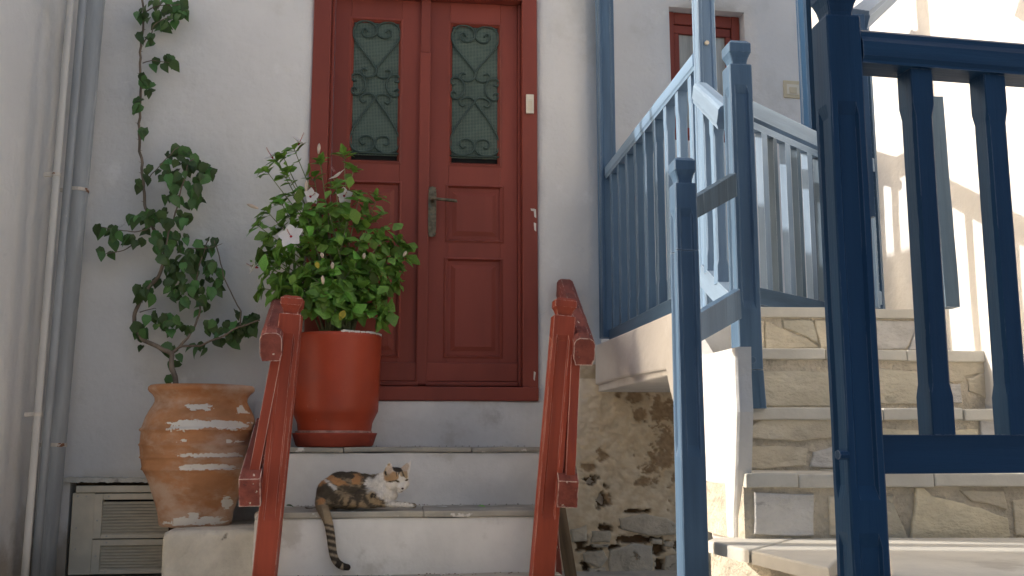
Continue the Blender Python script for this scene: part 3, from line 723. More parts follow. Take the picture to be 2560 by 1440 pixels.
clus = [(380, 25, 22, 22, 9), (410, 15, 20, 18, 8), (455, 12, 14, 26, 12), (448, 45, 22, 22, 10), (400, 62, 24, 14, 9), (360, 40, 18, 16, 7), (385, 98, 20, 12, 5), (345, 85, 8, 10, 2),
        (385, 158, 8, 10, 2), (420, 160, 28, 20, 9), (355, 195, 16, 12, 5), (365, 222, 20, 20, 9), (345, 262, 14, 14, 4), (358, 335, 10, 12, 4),
        (345, 460, 8, 12, 2), (375, 430, 14, 16, 3), (405, 430, 14, 22, 7), (440, 390, 34, 22, 16), (480, 410, 20, 20, 8), (515, 435, 28, 26, 14), (450, 450, 30, 30, 14), (480, 490, 34, 26, 16), (425, 490, 20, 22, 8),
        (355, 545, 34, 20, 14), (400, 545, 30, 28, 16), (455, 545, 26, 24, 12), (255, 570, 14, 10, 4), (295, 585, 28, 22, 12), (265, 632, 18, 10, 6), (325, 600, 18, 16, 6), (360, 590, 12, 20, 5),
        (390, 605, 22, 20, 8), (440, 600, 34, 26, 16), (500, 640, 44, 34, 26), (525, 610, 26, 16, 8), (540, 680, 24, 30, 16), (460, 660, 34, 30, 20), (420, 650, 22, 30, 10), (510, 715, 44, 22, 18), (430, 710, 40, 24, 20), (365, 730, 26, 22, 12),
        (470, 745, 40, 18, 12), (350, 755, 10, 18, 4), (505, 770, 14, 14, 4), (385, 805, 46, 22, 20), (350, 830, 24, 22, 10), (430, 815, 24, 24, 10), (470, 820, 14, 14, 4), (545, 820, 36, 20, 16), (600, 815, 40, 24, 22), (640, 805, 20, 16, 9), (575, 850, 44, 12, 8),
        (490, 875, 24, 14, 7), (415, 875, 30, 12, 8), (430, 938, 12, 12, 2), (348, 865, 8, 8, 1), (592, 780, 8, 10, 2), (440, 905, 16, 16, 3)]
items = []
for (cx, cy, rx, ry, n) in clus:
    for k in range(max(1, round(n*(.78 if 500 < cy < 760 else .9)))):
        a, rr = rnd.uniform(0, 6.283), math.sqrt(rnd.random())
        u, v = cx+rx*rr*math.cos(a), cy+ry*rr*math.sin(a)
        dpt = rnd.uniform(-.09, .04) if cy > 350 else rnd.uniform(-.02, .09)
        p = Q3(u, v, dpt)
        tip = Vector((rnd.gauss(0, .6), rnd.gauss(-.25, .3), -1+rnd.gauss(0, .5))); nr = Vector((rnd.gauss(0, .55), -1, rnd.gauss(.45, .5)))
        items.append((rnd.choice(BL), leaf_M(p-tip.normalized()*.02, tip, nr, rnd.uniform(.040, .076) if cy > 240 else rnd.uniform(.046, .070))))
add_leaves(bt, items)
# hibiscus in the red pot
ht = thing('hibiscus', pc+Vector((0, 0, .52)), 'green hibiscus bush with white flowers in the red pot', 'plant')
yh = py_-.02
HL = [leaf_mesh('hibiscus_leaf', .62, .22, .22, 0, leaf_mid, 1), leaf_mesh('hibiscus_leaf', .55, .45, .12, 0, leaf_mid, 1), leaf_mesh('hibiscus_leaf', .70, .10, .35, 0, leaf_mid, 1)]
LL = leaf_mesh('pale_hibiscus_leaf', .68, .1, .2, 0, leaf_lime, 1); YL = leaf_mesh('yellow_hibiscus_leaf', .6, .3, .2, 0, leaf_yellow)
tips = [(690, 400, .0), (705, 385, 0), (735, 372, 0), (665, 425, .0), (715, 430, .0), (800, 400, -.02), (860, 385, .05), (885, 420, .05), (785, 440, 0), (840, 460, -.05), (900, 480, -.05), (945, 490, -.02), (730, 480, 0), (700, 500, 0), (665, 525, 0), (640, 560, -.04), (700, 560, 0), (760, 530, -.05), (820, 520, -.08), (870, 540, -.08),
        (925, 545, -.05), (665, 600, -.05), (720, 640, -.08), (780, 590, -.10), (840, 600, -.12), (900, 600, -.12), (960, 590, -.05), (1000, 600, 0), (1020, 610, .02), (660, 680, -.10), (650, 720, -.10), (700, 720, -.14), (640, 655, 0), (760, 680, -.16), (820, 670, -.16), (880, 670, -.14), (940, 660, -.08), (990, 660, 0), (1015, 640, 0),
        (740, 740, -.17), (800, 740, -.18), (860, 730, -.16), (910, 720, -.10), (960, 710, -.04), (1000, 700, 0), (830, 790, -.16), (880, 780, -.14), (950, 760, -.05), (975, 780, -.08), (955, 800, -.10), (770, 770, -.15), (690, 660, -.1), (900, 760, -.1), (730, 700, .05), (800, 650, .1), (860, 640, .1), (920, 640, .08), (950, 740, .02), (850, 560, .05), (780, 560, .05), (690, 735, -.12), (675, 640, .02)]
items = []
base = pc+Vector((0, 0, .53))
for i, (u, v, dy) in enumerate(tips):
    tip = Py(u, v, yh+dy)
    b0 = base+Vector((rnd.uniform(-.07, .07), rnd.uniform(-.05, .05), 0))
    mid = b0.lerp(tip, .5)+Vector(((b0.x-tip.x)*.15, dy*.3, .06 if v < 700 else .10))
    q = cr([b0, b0.lerp(mid, .5)+Vector((0, 0, .02)), mid, tip], 7)
    put('stem', tube_bm(q, [.0055*(1-k/len(q))+.0018 for k in range(len(q))], 6), stem_green , ht, smooth=True)
    n = 7 if v < 500 else 12
    dt = (q[-1]-q[-3]).normalized()
    for k in range(6):
        a_ = 2.4*k+i; sd_ = (dt.orthogonal()*math.cos(a_)+dt.cross(dt.orthogonal())*math.sin(a_)); td = (sd_+dt*(.25+.12*k)).normalized()
        items.append((rnd.choice(HL), leaf_M(tip-dt*.006*k, td, dt-sd_*.3+Vector((0, -.5, .3)), rnd.uniform(.055, .085))))
    for k in range(n):
        t = 1-(.42 if v < 500 else .5)*(k/n)**1.1; j = t*(len(q)-1); a = q[int(j)].lerp(q[min(len(q)-1, int(j)+1)], j-int(j))
        d = (q[min(len(q)-1, int(j)+1)]-q[max(0, int(j)-1)]).normalized()
        side = (rv()+Vector((0, -.4, 0))); side = (side-d*side.dot(d)).normalized()
        td = (side+d*rnd.uniform(.1, .9)+Vector((0, 0, rnd.uniform(-.45, .15)))).normalized()
        nr = Vector((rnd.gauss(0, .5), rnd.gauss(-.5, .45), 1+rnd.gauss(0, .3))) if rnd.random() < .6 else Vector((rnd.gauss(0, .5), -1, rnd.gauss(.3, .4)))
        me = LL if rnd.random() < .02 else rnd.choice(HL)
        items.append((me, leaf_M(a, td, nr, rnd.uniform(.055, .095)*(.85 if v < 480 else 1))))
for k in range(330):     # inner foliage that closes the crown
    aa, rr = rnd.uniform(0, 6.283), math.sqrt(rnd.random()); u, v = 835+168*rr*math.cos(aa), 640+150*rr*math.sin(aa)*(1 if math.sin(aa) > 0 else 1.15)
    if v > 800 or u < 650 or noise.noise(Vector((u*.018, v*.018, 5))) < -.22: continue
    p = Py(u, v, yh+rnd.uniform(-.12, .12)); items.append((rnd.choice(HL), leaf_M(p, rv()+Vector((0, -.3, -.3)), Vector((rnd.gauss(0, .5), -.7, .8)), rnd.uniform(.05, .085))))
for (u, v, s, me) in ((882, 535, .075, LL), (862, 790, .05, YL), (735, 700, .05, LL), (790, 668, .035, YL), (845, 600, .05, LL), (878, 455, .055, LL)):
    p = Py(u, v, yh-.18); items.append((me, leaf_M(p+Vector((0, 0, .03)), (rnd.uniform(-.5, .5), -.2, -1), (0, -1, .3), s*1.15)))
add_leaves(ht, items)
PM = leaf_mesh('petal', .80, .15, .12, 0, petal_m)
def flower(u, v, dy, face, size, n=5, cone=1.2):
    p = Py(u, v, yh+dy); z = Vector(face).normalized(); x = z.orthogonal().normalized(); y = z.cross(x)
    f = put('flower', tube_bm([p-z*.012, p+z*.004], [.003, .007], 8), petal_c, ht)
    for k in range(n):
        a = 2*math.pi*k/n+.3; r = (x*math.cos(a)+y*math.sin(a)); d = (r*cone+z*.35).normalized()
        put('petal', None, parent=f, mesh=PM, M=leaf_M(p, d, z-r*.1, size))
    put('stamen', tube_bm([p, p+z*size*.55, p+z*size*1.0+Vector((0, 0, .006))], [.0022, .0016, .0012], 5), petal_c, f)
    sb = bmesh.new()
    for k in range(14):
        q = p+z*size*(.55+.035*k); tube_bm([q, q+(x*math.cos(k*2.4)+y*math.sin(k*2.4))*.006+z*.002], [.0006, .0012], 4, sb)
    put('anthers', sb, bud_m, f)
flower(728, 592, -.22, (-.25, -1, .35), .070)
flower(748, 358, -.02, (.4, -.3, .8), .056, cone=.8); flower(680, 392, -.02, (-.5, -.4, .7), .052, cone=1.0)
flower(845, 442, -.12, (-.6, -.2, .85), .056, cone=.9); flower(775, 492, -.06, (.5, -.7, .1), .05, cone=.7)
flower(640, 668, -.06, (-.9, -.3, .2), .05, cone=.5); flower(860, 490, -.02, (.3, -.9, .1), .05)
for (u, v, dy, d, L) in ((797, 372, -.05, (.05, 0, 1), .055), (766, 465, -.05, (0, -.1, 1), .060), (632, 516, -.04, (-1, -.1, .35), .060), (807, 700, -.2, (-.1, 0, 1), .042), (1012, 635, -.03, (.5, 0, .8), .032), (831, 664, -.19, (0, -.1, 1), .034), (910, 640, -.14, (.1, 0, 1), .03), (805, 638, -.2, (-.3, 0, 1), .026)):
    p = Py(u, v, yh+dy); d = Vector(d).normalized()
    put('bud', tube_bm([p-d*L*.5, p-d*L*.25, p+d*L*.1, p+d*L*.4, p+d*L*.55], [.004, .0075, .0095, .006, .001], 9), bud_m, ht, smooth=True)
# ---------------------------------------------------------------- red stair rails
def redrailing(name, label, top, bot, d, w, hr0, hr1, lr0, lr1, bal, group):
    tp, bt_ = At(*top, d), At(*bot, d-.0)
    ax = (tp-bt_).normalized(); L = tp.z/ax.z
    t = thing(name, tp-ax*L, label, 'railing', group)
    s = 1.0
    loft_post('newel_post', tp, newel(w*1.05, L, [(.175, L-.35)], s=1.0), redrail, t, axis=ax)
    a, b_ = Vector(hr0), Vector(hr1)
    bar('handrail', a, b_, .094, .124, redrough, t, 0, profile=[(p[0], p[1]) for p in RAILP], cuts=10, wob=.003)
    a, b_ = Vector(lr0), Vector(lr1)
    bar('lower_rail', a, b_, .088, .122, redrough, t, .006, cuts=6, wob=.002)
    for (p, q) in bal: bar('baluster', p, q, .042, .042, redrail, t, .004)
    return t
# left rail
hl1 = At(677, 868, 4.28); hl0 = Vector((hl1.x+.02, YW-.01, hl1.z+.62))
hl0 = Py(703, 770, YW-.30); 
ll1 = At(624, 1232, 4.28); ll0 = ll1+(hl0-hl1)*1.0; ll0.x += .01
redrailing('stair_railing', 'leaning red wooden stair railing left of the cat, in front of the red pot', (733, 741), (662, 1440), 4.42, .046, hl0, hl1, ll0, ll1,
    [(At(630, 1215, 4.38), At(694, 880, 4.38)), (At(672, 1190, 4.62), At(702, 850, 4.62))], 'red railings beside the white steps')
# right rail
hr1 = At(1461, 880, 4.40); hr0 = Py(1412, 725, YW-.02)
lr1 = At(1420, 1236, 4.40); lr0 = lr1+(hr0-hr1)*.85
redrailing('stair_railing', 'leaning red wooden stair railing right of the steps, before the peeling stone wall', (1412, 747), (1354, 1440), 4.50, .047, hr0, hr1, lr0, lr1,
    [(At(1424, 1190, 4.46), At(1438, 890, 4.46)), (At(1405, 1160, 4.8), At(1425, 850, 4.8))], 'red railings beside the white steps')
# leaning planks
t = bar('leaning_plank', At(1432, 1470, 4.95), At(1398, 1262, 5.05), .055, .02, wood_grey, None, .002, cuts=3, wob=.002)
tag(t, 'brown weathered plank leaning behind the right red railing', 'plank')
t = bar('leaning_board', At(1395, 1470, 4.75), At(1378, 1240, 4.9), .045, .02, redrough, None, .002, cuts=3, wob=.002)
tag(t, 'narrow reddish board standing just behind the right red post', 'board')
# ---------------------------------------------------------------- peeling stone wall under the landing
t = thing('stone_wall', (1.1, YW-.03, 0), 'peeling plaster and stone wall base between red and blue railings', 'wall')
def z4(x, y): return (1400+x/2.25, 800+y/2.25)
darkp = [(430, 430, 70, 60), (450, 530, 50, 50), (560, 790, 100, 90), (600, 520, 90, 110), (590, 690, 90, 90), (240, 760, 45, 35), (160, 830, 40, 45), (250, 985, 45, 55), (470, 910, 80, 35), (330, 420, 18, 50), (620, 380, 70, 40), (700, 800, 80, 300)]
jointp = [(230, 1000, 30, 70), (170, 900, 40, 30), (460, 1235, 200, 28), (250, 1170, 70, 25), (180, 1285, 80, 22), (550, 1290, 40, 60), (120, 1250, 30, 50), (300, 1280, 50, 20), (560, 1380, 30, 60), (440, 1075, 100, 12), (700, 1250, 60, 80), (140, 1390, 30, 40)]
bm = bmesh.new(); lay = bm.loops.layers.float_color.new('tone'); NX, NZ = 130, 170
pa, pb = z4(-25, 250), z4(1000, 1560)
grid, tone = {}, {}
yS = YW-.045
for i in range(NX+1):
    for j in range(NZ+1):
        x = -40+(1100)*i/NX; y = 250+1310*j/NZ
        u, v = z4(x, y); n1 = noise.fractal(Vector((x*.016, y*.016, 0)), .6, 2.1, 5); n2 = noise.fractal(Vector((x*.05, y*.05, 9)), .7, 2.2, 4)
        dk = max([1-math.hypot((x-a)/rx, (y-b_)/ry) for a, b_, rx, ry in darkp])+.75*n1+.25*n2
        jt_ = max([1-math.hypot((x-a)/rx, (y-b_)/ry) for a, b_, rx, ry in jointp])+.6*n1+.3*n2
        dk = max(0, min(1, (dk-.12)*5)); jt_ = max(0, min(1, (jt_-.15)*5))
        low = max(0, min(1, (y-900)/300))
        dep = -.010*(1-dk)+.012*n1*.9+.004*n2+jt_*.05-.018*low*(n1+.3)
        left = max(0, min(1, (x+10)/120)); dep = dep*left+.020*(1-left)
        p = Py(u, v, yS); p.y += dep
        cream = Vector((.62, .555, .44)).lerp(Vector((.70, .66, .57)), max(0, min(1, .5+n1*1.2))); white = Vector((.70, .68, .645))
        cream = white.lerp(cream, max(0, min(1, (x-20)/160+(y-500)/900+n1*.5)))
        brown = Vector((.30, .23, .16)).lerp(Vector((.42, .34, .25)), max(0, min(1, .5+n2)))
        speck = 0
        c = cream.lerp(brown, dk); c = c.lerp(Vector((.15, .11, .075)), jt_); c = c.lerp(Vector((.40, .32, .22)), speck*.45)
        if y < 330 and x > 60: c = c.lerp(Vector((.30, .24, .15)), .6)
        grid[i, j] = bm.verts.new(p); tone[i, j] = c
for i in range(NX):
    for j in range(NZ):
        ks = ((i, j), (i+1, j), (i+1, j+1), (i, j+1)); f = bm.faces.new([grid[k] for k in ks]); f.smooth = True
        for lp, k in zip(f.loops, ks): lp[lay] = (tone[k].x*1.13, tone[k].y*1.05, tone[k].z*.93, 1)
put('plaster_face', bm, mat('peeling_plaster', (.5, .45, .36), .95, .10, 14, .5, 40, .007, attr='tone', bump2=(14, 1.2)), t)
stones = [[(180, 1192), (285, 1188), (288, 1248), (175, 1256)], [(335, 1118), (480, 1092), (600, 1112), (655, 1150), (655, 1205), (500, 1216), (345, 1180)], [(128, 1312), (240, 1290), (272, 1345), (230, 1400), (140, 1365)],
          [(280, 1300), (420, 1256), (525, 1275), (520, 1400), (480, 1460), (270, 1460)], [(522, 1232), (575, 1232), (572, 1262), (515, 1258)], [(582, 1250), (645, 1238), (636, 1285), (590, 1280)], [(595, 1330), (665, 1318), (720, 1460), (580, 1460)],
          [(165, 1400), (250, 1390), (262, 1470), (150, 1470)], [(60, 1180), (150, 1160), (160, 1240), (70, 1250)], [(185, 1262), (275, 1262), (270, 1280), (190, 1280)]]
for k, s in enumerate(stones):
    pts = [(Vector(a)) for a in s]; cen = sum(pts, Vector((0, 0)))/len(pts)
    pts = rough_poly(pts, 9, 3, k)
    poly = [Py(*z4(*p), yS-.030) for p in pts]
    put('stone', prism_bm(poly, (0, 1, 0), .06, .010), mat('limewashed_stone', (.60, .55, .45), .95, .14, 10, .9, 32, .014, bump2=(9, 1.5), patches=(((.32, .26, .18), 8, .58, .05, -.5), ((.60, .56, .48), 5, .52, .1))) if k == 0 else bpy.data.materials['limewashed_stone'], t)
# ---------------------------------------------------------------- stone staircase with landing (right)
SX = 1.08
stair = thing('stone_staircase', (1.6, 3.3, 0), 'stone staircase with pale slab treads and white side wall, behind the blue newel posts', 'staircase')
dn = [3.62, 3.32, 3.0, 2.7]; vn = [768, 872, 1020, 1184]
ys = [At(1900, v, d).y for v, d in zip(vn, dn)]; zs = [At(1900, v, d).z for v, d in zip(vn, dn)]
Z5 = At(1900, 1346, 2.7).z
XE = RX+.02
xl = [At(1890, 800, 3.62).x-.05, At(1875, 900, 3.32).x-.05, At(1862, 1100, 3.0).x-.008, At(1862, 1260, 2.7).x-.004]
# landing
box('landing', SX+.02, RX+.1, ys[0]+.02, YW+.9, zs[0]-.22, zs[0]-.002, plaster_step, stair, .004)
th = .034
slabcuts = [[2150, 2330], [2060, 2260, 2480], [2090, 2200, 2400], [1990, 2160, 2325]]
for k in range(4):
    zb = zs[k+1]-.01 if k < 3 else Z5-.01
    yb_ = ys[k-1]+.02 if k else ys[0]+.5
    box('riser', xl[k], XE, ys[k], yb_+.1, zb, zs[k]-th, mortar, stair, 0)
    xs_ = [xl[k]-.002]+[Py(u, vn[k], ys[k]).x for u in slabcuts[k]]+[XE]
    for i in range(len(xs_)-1):
        put('tread_slab', rough_box(xs_[i]+.002, xs_[i+1]-.002, ys[k]-.016-rnd.uniform(0, .006), yb_, zs[k]-th-rnd.uniform(0, .004), zs[k]+rnd.uniform(-.002, .002), .004, .06, seed=60+k*5+i, bev=.005), slab_m, stair)
def z6(x, y): return (1800+x/2, 720+y/2)
RS = [
 (0, st_tan, [(225, 160), (300, 198), (435, 250), (490, 298), (228, 303)]), (0, st_olive, [(315, 160), (465, 162), (495, 285), (440, 243), (320, 196)]), (0, st_tan, [(475, 162), (770, 165), (770, 300), (505, 302)]),
 (0, st_grey, [(782, 163), (985, 163), (970, 230), (930, 306), (782, 306)]), (0, st_grey, [(985, 200), (1110, 175), (1110, 306), (945, 308)]), (0, st_tan, [(110, 170), (218, 165), (218, 302), (110, 305)]),
 (1, st_olive, [(120, 412), (520, 420), (640, 425), (640, 590), (120, 592)]), (1, st_olive, [(650, 402), (800, 400), (1005, 422), (1130, 440), (1120, 580), (650, 582)]), (1, st_grey, [(1140, 480), (1205, 478), (1212, 572), (1140, 574)]),
 (1, st_tan, [(1238, 452), (1300, 425), (1490, 425), (1490, 572), (1352, 572), (1300, 535), (1248, 512)]), (1, st_tan, [(1140, 360), (1380, 358), (1380, 410), (1225, 440), (1215, 470), (1140, 470)]),
 (2, st_tan, [(150, 690), (205, 662), (535, 650), (620, 655), (620, 745), (400, 768), (150, 752)]), (2, st_tan, [(148, 792), (300, 788), (445, 800), (425, 888), (150, 912)]), (2, st_grey, [(470, 822), (560, 796), (640, 800), (640, 900), (452, 896)]),
 (2, st_olive, [(650, 660), (790, 660), (790, 900), (655, 905)]), (2, st_warm, [(800, 700), (1010, 712), (1290, 706), (1290, 900), (800, 905)]), (2, st_grey, [(1305, 640), (1480, 645), (1480, 900), (1305, 900)]),
 (3, st_grey, [(172, 1026), (470, 1030), (472, 1238), (176, 1234)]), (3, st_tan, [(545, 1040), (700, 1035), (700, 1240), (550, 1240)]), (3, st_olive, [(715, 1030), (865, 1040), (870, 1080), (945, 1254), (840, 1262), (715, 1262)]),
 (3, st_warm, [(982, 1002), (1022, 1000), (1062, 1040), (1180, 1070), (1300, 1100), (1440, 1152), (1456, 1240), (1400, 1262), (952, 1262), (975, 1130)]), (3, st_tan, [(1465, 1060), (1640, 1040), (1640, 1240), (1482, 1240)]),
 (3, st_tan, [(1200, 1010), (1420, 1015), (1440, 1110), (1260, 1065)])]
for k, (r_, m_, pts) in enumerate(RS):
    pp = rough_poly([Vector(a) for a in pts], 7, 3, k*3+1)
    poly = [Py(*z6(*p), ys[r_]-.006-(k % 3)*.002) for p in pp]
    put('stone', prism_bm(poly, (0, 1, 0), .03, .004), m_, stair)
# bottom winder
def winder(pts, z1, z0, m, bev, name):
    poly = [Pz(u, v, z1) for u, v in pts]; return put(name, prism_bm(poly, (0, 0, -1), z1-z0, bev), m, stair)
edge5 = [(1768, 1351), (1868, 1374), (2035, 1412), (2160, 1444), (2330, 1486)]
winder([(1768, 1351), (1872, 1375), (1990, 1344), (1786, 1343)], Z5, Z5-.030, slab_m, .005, 'tread_slab')
winder([(1878, 1376), (2035, 1412), (2072, 1420), (2090, 1400), (2190, 1344), (1996, 1344)], Z5-.001, Z5-.032, slab_m, .005, 'tread_slab')
winder([(2224, 1400), (2238, 1560), (2800, 1560), (2800, 1344), (2200, 1344)], Z5+.001, Z5-.032, slab_m, .005, 'tread_slab')
winder([(1776, 1352), (1876, 1376), (2035, 1414), (2070, 1422), (2090, 1402), (2222, 1402), (2242, 1560), (2800, 1560), (2800, 1346), (1786, 1346)], Z5-.031, 0, mortar, 0, 'riser')
# white side wall, two stretches, thin and hollowed out below
Cc = Px(1696, 900, SX); Fc = At(1835, 1100, 2.68)
v1 = Vector((0, 1, 0)); 
def sidewall(pix, p, n, thick, nm='side_wall'):
    poly = [Pl(u, v, p, n) for u, v in pix]; bm = prism_bm(poly, n, thick, .010); return put(nm, bm, plaster, stair)
sidewall([(1488, 862), (1560, 832), (1640, 797), (1697, 772), (1697, 1050), (1688, 1030), (1676, 985), (1668, 950), (1664, 925), (1630, 930), (1560, 942), (1488, 962)], (SX, 0, 0), Vector((1, 0, 0)), .05)
d2 = Vector((Fc.x-Cc.x, Fc.y-Cc.y, 0)).normalized(); n2_ = Vector((-d2.y, d2.x, 0))
if n2_.x < 0: n2_ = -n2_
sidewall([(1697, 790), (1752, 888), (1800, 876), (1835, 867), (1836, 940), (1840, 1030), (1837, 1150), (1834, 1230), (1831, 1290), (1832, 1346), (1781, 1350), (1775, 1290), (1755, 1220), (1725, 1140), (1697, 1050)], Cc, n2_, .045)
# soffit under the landing
soff = [(1488, 962), (1560, 942), (1630, 930), (1664, 925)]
bm = bmesh.new()
a = [Px(u, v, SX+.01) for u, v in soff]; b_ = [Vector((p.x+1.0, p.y, p.z)) for p in a]
for i in range(3): bm.faces.new([bm.verts.new(q) for q in (a[i], a[i+1], b_[i+1], b_[i])])
put('soffit', bm, mortar, stair)
# ---------------------------------------------------------------- blue landing railing
lt = thing('landing_railing', Vector((SX, 4.5, zs[0])), 'faded blue railing along the upper landing edge with a tall corner post', 'railing')
pT = At(1762, 150, 3.72)                       # tall post centre
HB = At(1762, 886, 3.72)
top = Vector((pT.x, pT.y, 3.3))
loft_post('tall_post', top, [(0, .036, .004, 0)]+[(z, .036, .004, .006) for z in (.1, .5, .9, 1.3, 1.7)]+[(3.3-HB.z-.03, .036, .004, .006), (3.3-HB.z, .036, .004, 0)], blue_pale, lt)
zt_, zb_ = At(1728, 148, 3.76).z, At(1690, 745, 3.9).z
fa = Pz(1520, 385, zt_); 
far = Py(1519, 600, YW-.10)
fp = Vector((far.x, far.y, 3.3))
loft_post('far_post', fp, [(0, .045, .005, 0), (.2, .045, .005, .006), (1.0, .045, .005, .006), (1.9, .045, .005, .006), (3.3-Py(1519, 845, YW-.10).z, .045, .005, 0)], blue_mid, lt)
n0 = Vector((fp.x+.01, fp.y-.04, 0)); n1_ = Vector((pT.x-.01, pT.y+.03, 0))
dirn = (n1_-n0).normalized()
def on(t_, z): q = n0.lerp(n1_, t_); return Vector((q.x, q.y, z))
bar('top_rail', on(0, zt_-.01), on(1, zt_-.01), .060, .075, blue_pale, lt, 0, profile=RAILP, cuts=8, wob=.0015)
bar('bottom_rail', on(0, zb_), on(1, zb_), .036, .075, blue_mid, lt, .004)
NB = 9
OCT = None
def baluster(p, z0, z1, w, m, parent, ch=.12):
    h = z1-z0; c = w*.13
    prof = [(0, w/2, .002, 0), (h*.10, w/2, .002, 0), (h*.135, w/2*.945, c, 0), (h*.5, w/2*.945, c, 0), (h*.865, w/2*.945, c, 0), (h*.90, w/2, .002, 0), (h, w/2, .002, 0)]
    return loft_post('baluster', Vector((p.x, p.y, z1)), prof, m, parent, g=.3, wob=.0006)
for k in range(NB):
    tt = (k+.55)/NB; q = on(tt, 0)
    baluster(q, zb_+.036, zt_-.046, .042, blue_mid if k < 6 else blue_pale, lt)
bp_ = At(1789, 846, 3.68); put('bolt', tube_bm([bp_, bp_+Vector((0, .03, 0))], .014, 6), blue_grey, lt)
bp_ = At(1768, 106, 3.68); put('bolt', tube_bm([bp_, bp_+Vector((0, .03, 0))], .009, 6), alu, lt)
# ---------------------------------------------------------------- blue stair railing: two newels with stub boards
st_ = thing('stair_newels', At(1880, 1020, 3.0), 'weathered blue stair railing of two capped newel posts joined by two short boards', 'railing')
wB = .036
tB = At(1840, 108, 3.0); LB = tB.z-At(1880, 1022, 3.0).z
loft_post('newel_post', tB, newel(wB, LB-.115, [(.155, LB-.30)], s=.98), blue_mid, st_)
q = Vector((tB.x, tB.y, tB.z-LB+.113))
loft_post('post_foot', q, [(0, wB*1.04, .003, 0), (.05, wB*1.05, .003, .001), (.113, wB*1.13, .004, .002)], blue_mid, st_, wob=.002)
fb = At(1882, 900, 2.95); put('bolt', tube_bm([fb, fb+Vector((0, .02, 0))], .011, 8), blue_mid, st_)
tA = At(1705, 398, 2.58); LA = tA.z-.005
loft_post('newel_post', tA, newel(.0295, .25, [], s=.86)[:-1]+[(.14, .0295, .003, 0), (.162, .0295, .003, .006), (.25, .030, .003, .006)], blue_mid, st_)
loft_post('post_sleeve', tA-Vector((0, 0, .252)), [(0, .0305, .003, .006), (.3, .0312, .003, .006), (.50, .0320, .003, .006), (.53, .0320, .003, 0), (LA-.252, .0335, .003, 0)], blue_mid, st_, wob=.0012)
for nm, pix, m_ in (('upper_board', [(1736, 496), (1841, 432), (1844, 490), (1738, 549)], wood_blue), ('lower_board', [(1748, 784), (1851, 722), (1855, 796), (1750, 856)], blue_mid)):
    pA, pB = At(*pix[0], 2.60), At(*pix[1], 2.93); pn = Vector((0, 0, 1)).cross(pB-pA).normalized()
    if pn.y < 0: pn = -pn
    put(nm, prism_bm([Pl(u, v, pA, pn) for u, v in pix], pn, .022, .002), m_, st_)
# stretch between the tall post and the upper newel
a, b_ = At(1752, 232, 3.66), At(1818, 294, 3.05)
bar('handrail', a, b_, .062, .078, blue_slat, st_, 0, profile=RAILP, cuts=4, wob=.001)
a2, b2 = At(1763, 688, 3.66), At(1836, 765, 3.05)
bar('lower_rail', a2, b2, .036, .078, blue_slat, st_, .004)
for tt in (.22, .62):
    p = a.lerp(b_, tt); q = a2.lerp(b2, tt); baluster(p, q.z+.03, p.z-.03, .040, blue_pale, st_)
# ---------------------------------------------------------------- railing across the back of the landing
gt = thing('landing_gate', At(1950, 770, 4.2), 'pale grey-blue gate of framed slats behind the upper newel post', 'gate')
g0, g1 = At(1868, 250, 4.02), At(2050, 345, 4.5)
zt2 = At(1890, 285, 4.08).z; zb2 = At(1890, 745, 4.08).z
def og(t_, z): q = g0.lerp(g1, t_); return Vector((q.x, q.y, z))
gd = (Vector((g1.x-g0.x, g1.y-g0.y, 0))).normalized(); gn = Vector((-gd.y, gd.x, 0))
bar('top_rail', og(-.15, zt2), og(1.05, zt2), .04, .070, blue_slat, gt, .004, xh=gn); bar('bottom_rail', og(-.15, zb2), og(1.05, zb2), .03, .07, blue_mid, gt, .004, xh=gn)
bar('mid_rail', og(-.15, zt2-.068), og(1.05, zt2-.068), .03, .03, blue_slat, gt, .003, xh=gn)
for k, tt in enumerate((-.05, .16, .30, .47, .62, .78, .94)):
    q = og(tt, 0); bar('slat', (q.x, q.y, zb2+.036), (q.x, q.y, zt2-.084), .046 if k % 2 else .032, .03, blue_slat if k % 2 else blue_grey, gt, .004, xh=gd)
# dark column behind
cq = At(2034, 200, 4.75)
o = loft_post('dark_column', Vector((cq.x, cq.y, 3.4)), [(0, .055, .01, 0), (1.0, .055, .01, .006), (3.4-zs[0], .055, .01, 0)], blue_dark, None)
tag(o, 'dark navy column at the back of the landing, right of the cream switch', 'post')
# slatted shutter edge-on behind the near post
t = thing('wall_shutter', At(2180, 770, 3.75), 'narrow blue louvred shutter against the sunlit wall, behind the near navy post', 'shutter')
s0, s1 = At(2154, 200, 3.70), At(2176, 200, 3.78)
zA, zB = At(2165, 30, 3.72).z, At(2185, 772, 3.72).z
sd = (s1-s0); sd.z = 0; sl_ = sd.length; sd.normalize(); sn = Vector((-sd.y, sd.x, 0))
def sp(t_, z): return Vector((s0.x+sd.x*t_, s0.y+sd.y*t_, z))
bar('stile', sp(0, zB), sp(0, zA), .022, .04, blue_pale, t, .003, xh=sd); bar('stile', sp(.055, zB), sp(.055, zA), .022, .04, blue_mid, t, .003, xh=sd)
for z in (zA-.03, zA-.62, zB+.04): bar('rail', sp(.012, z), sp(.043, z), .035, .05, blue_slat, t, .002, xh=sn)
z = zB+.09
while z < zA-.08:
    if abs(z-(zA-.62)) > .04: bar('slat', sp(.012, z), sp(.043, z), .028, .008, blue_mid, t, 0, xh=Vector((sn.x, sn.y, -1)))
    z += .03
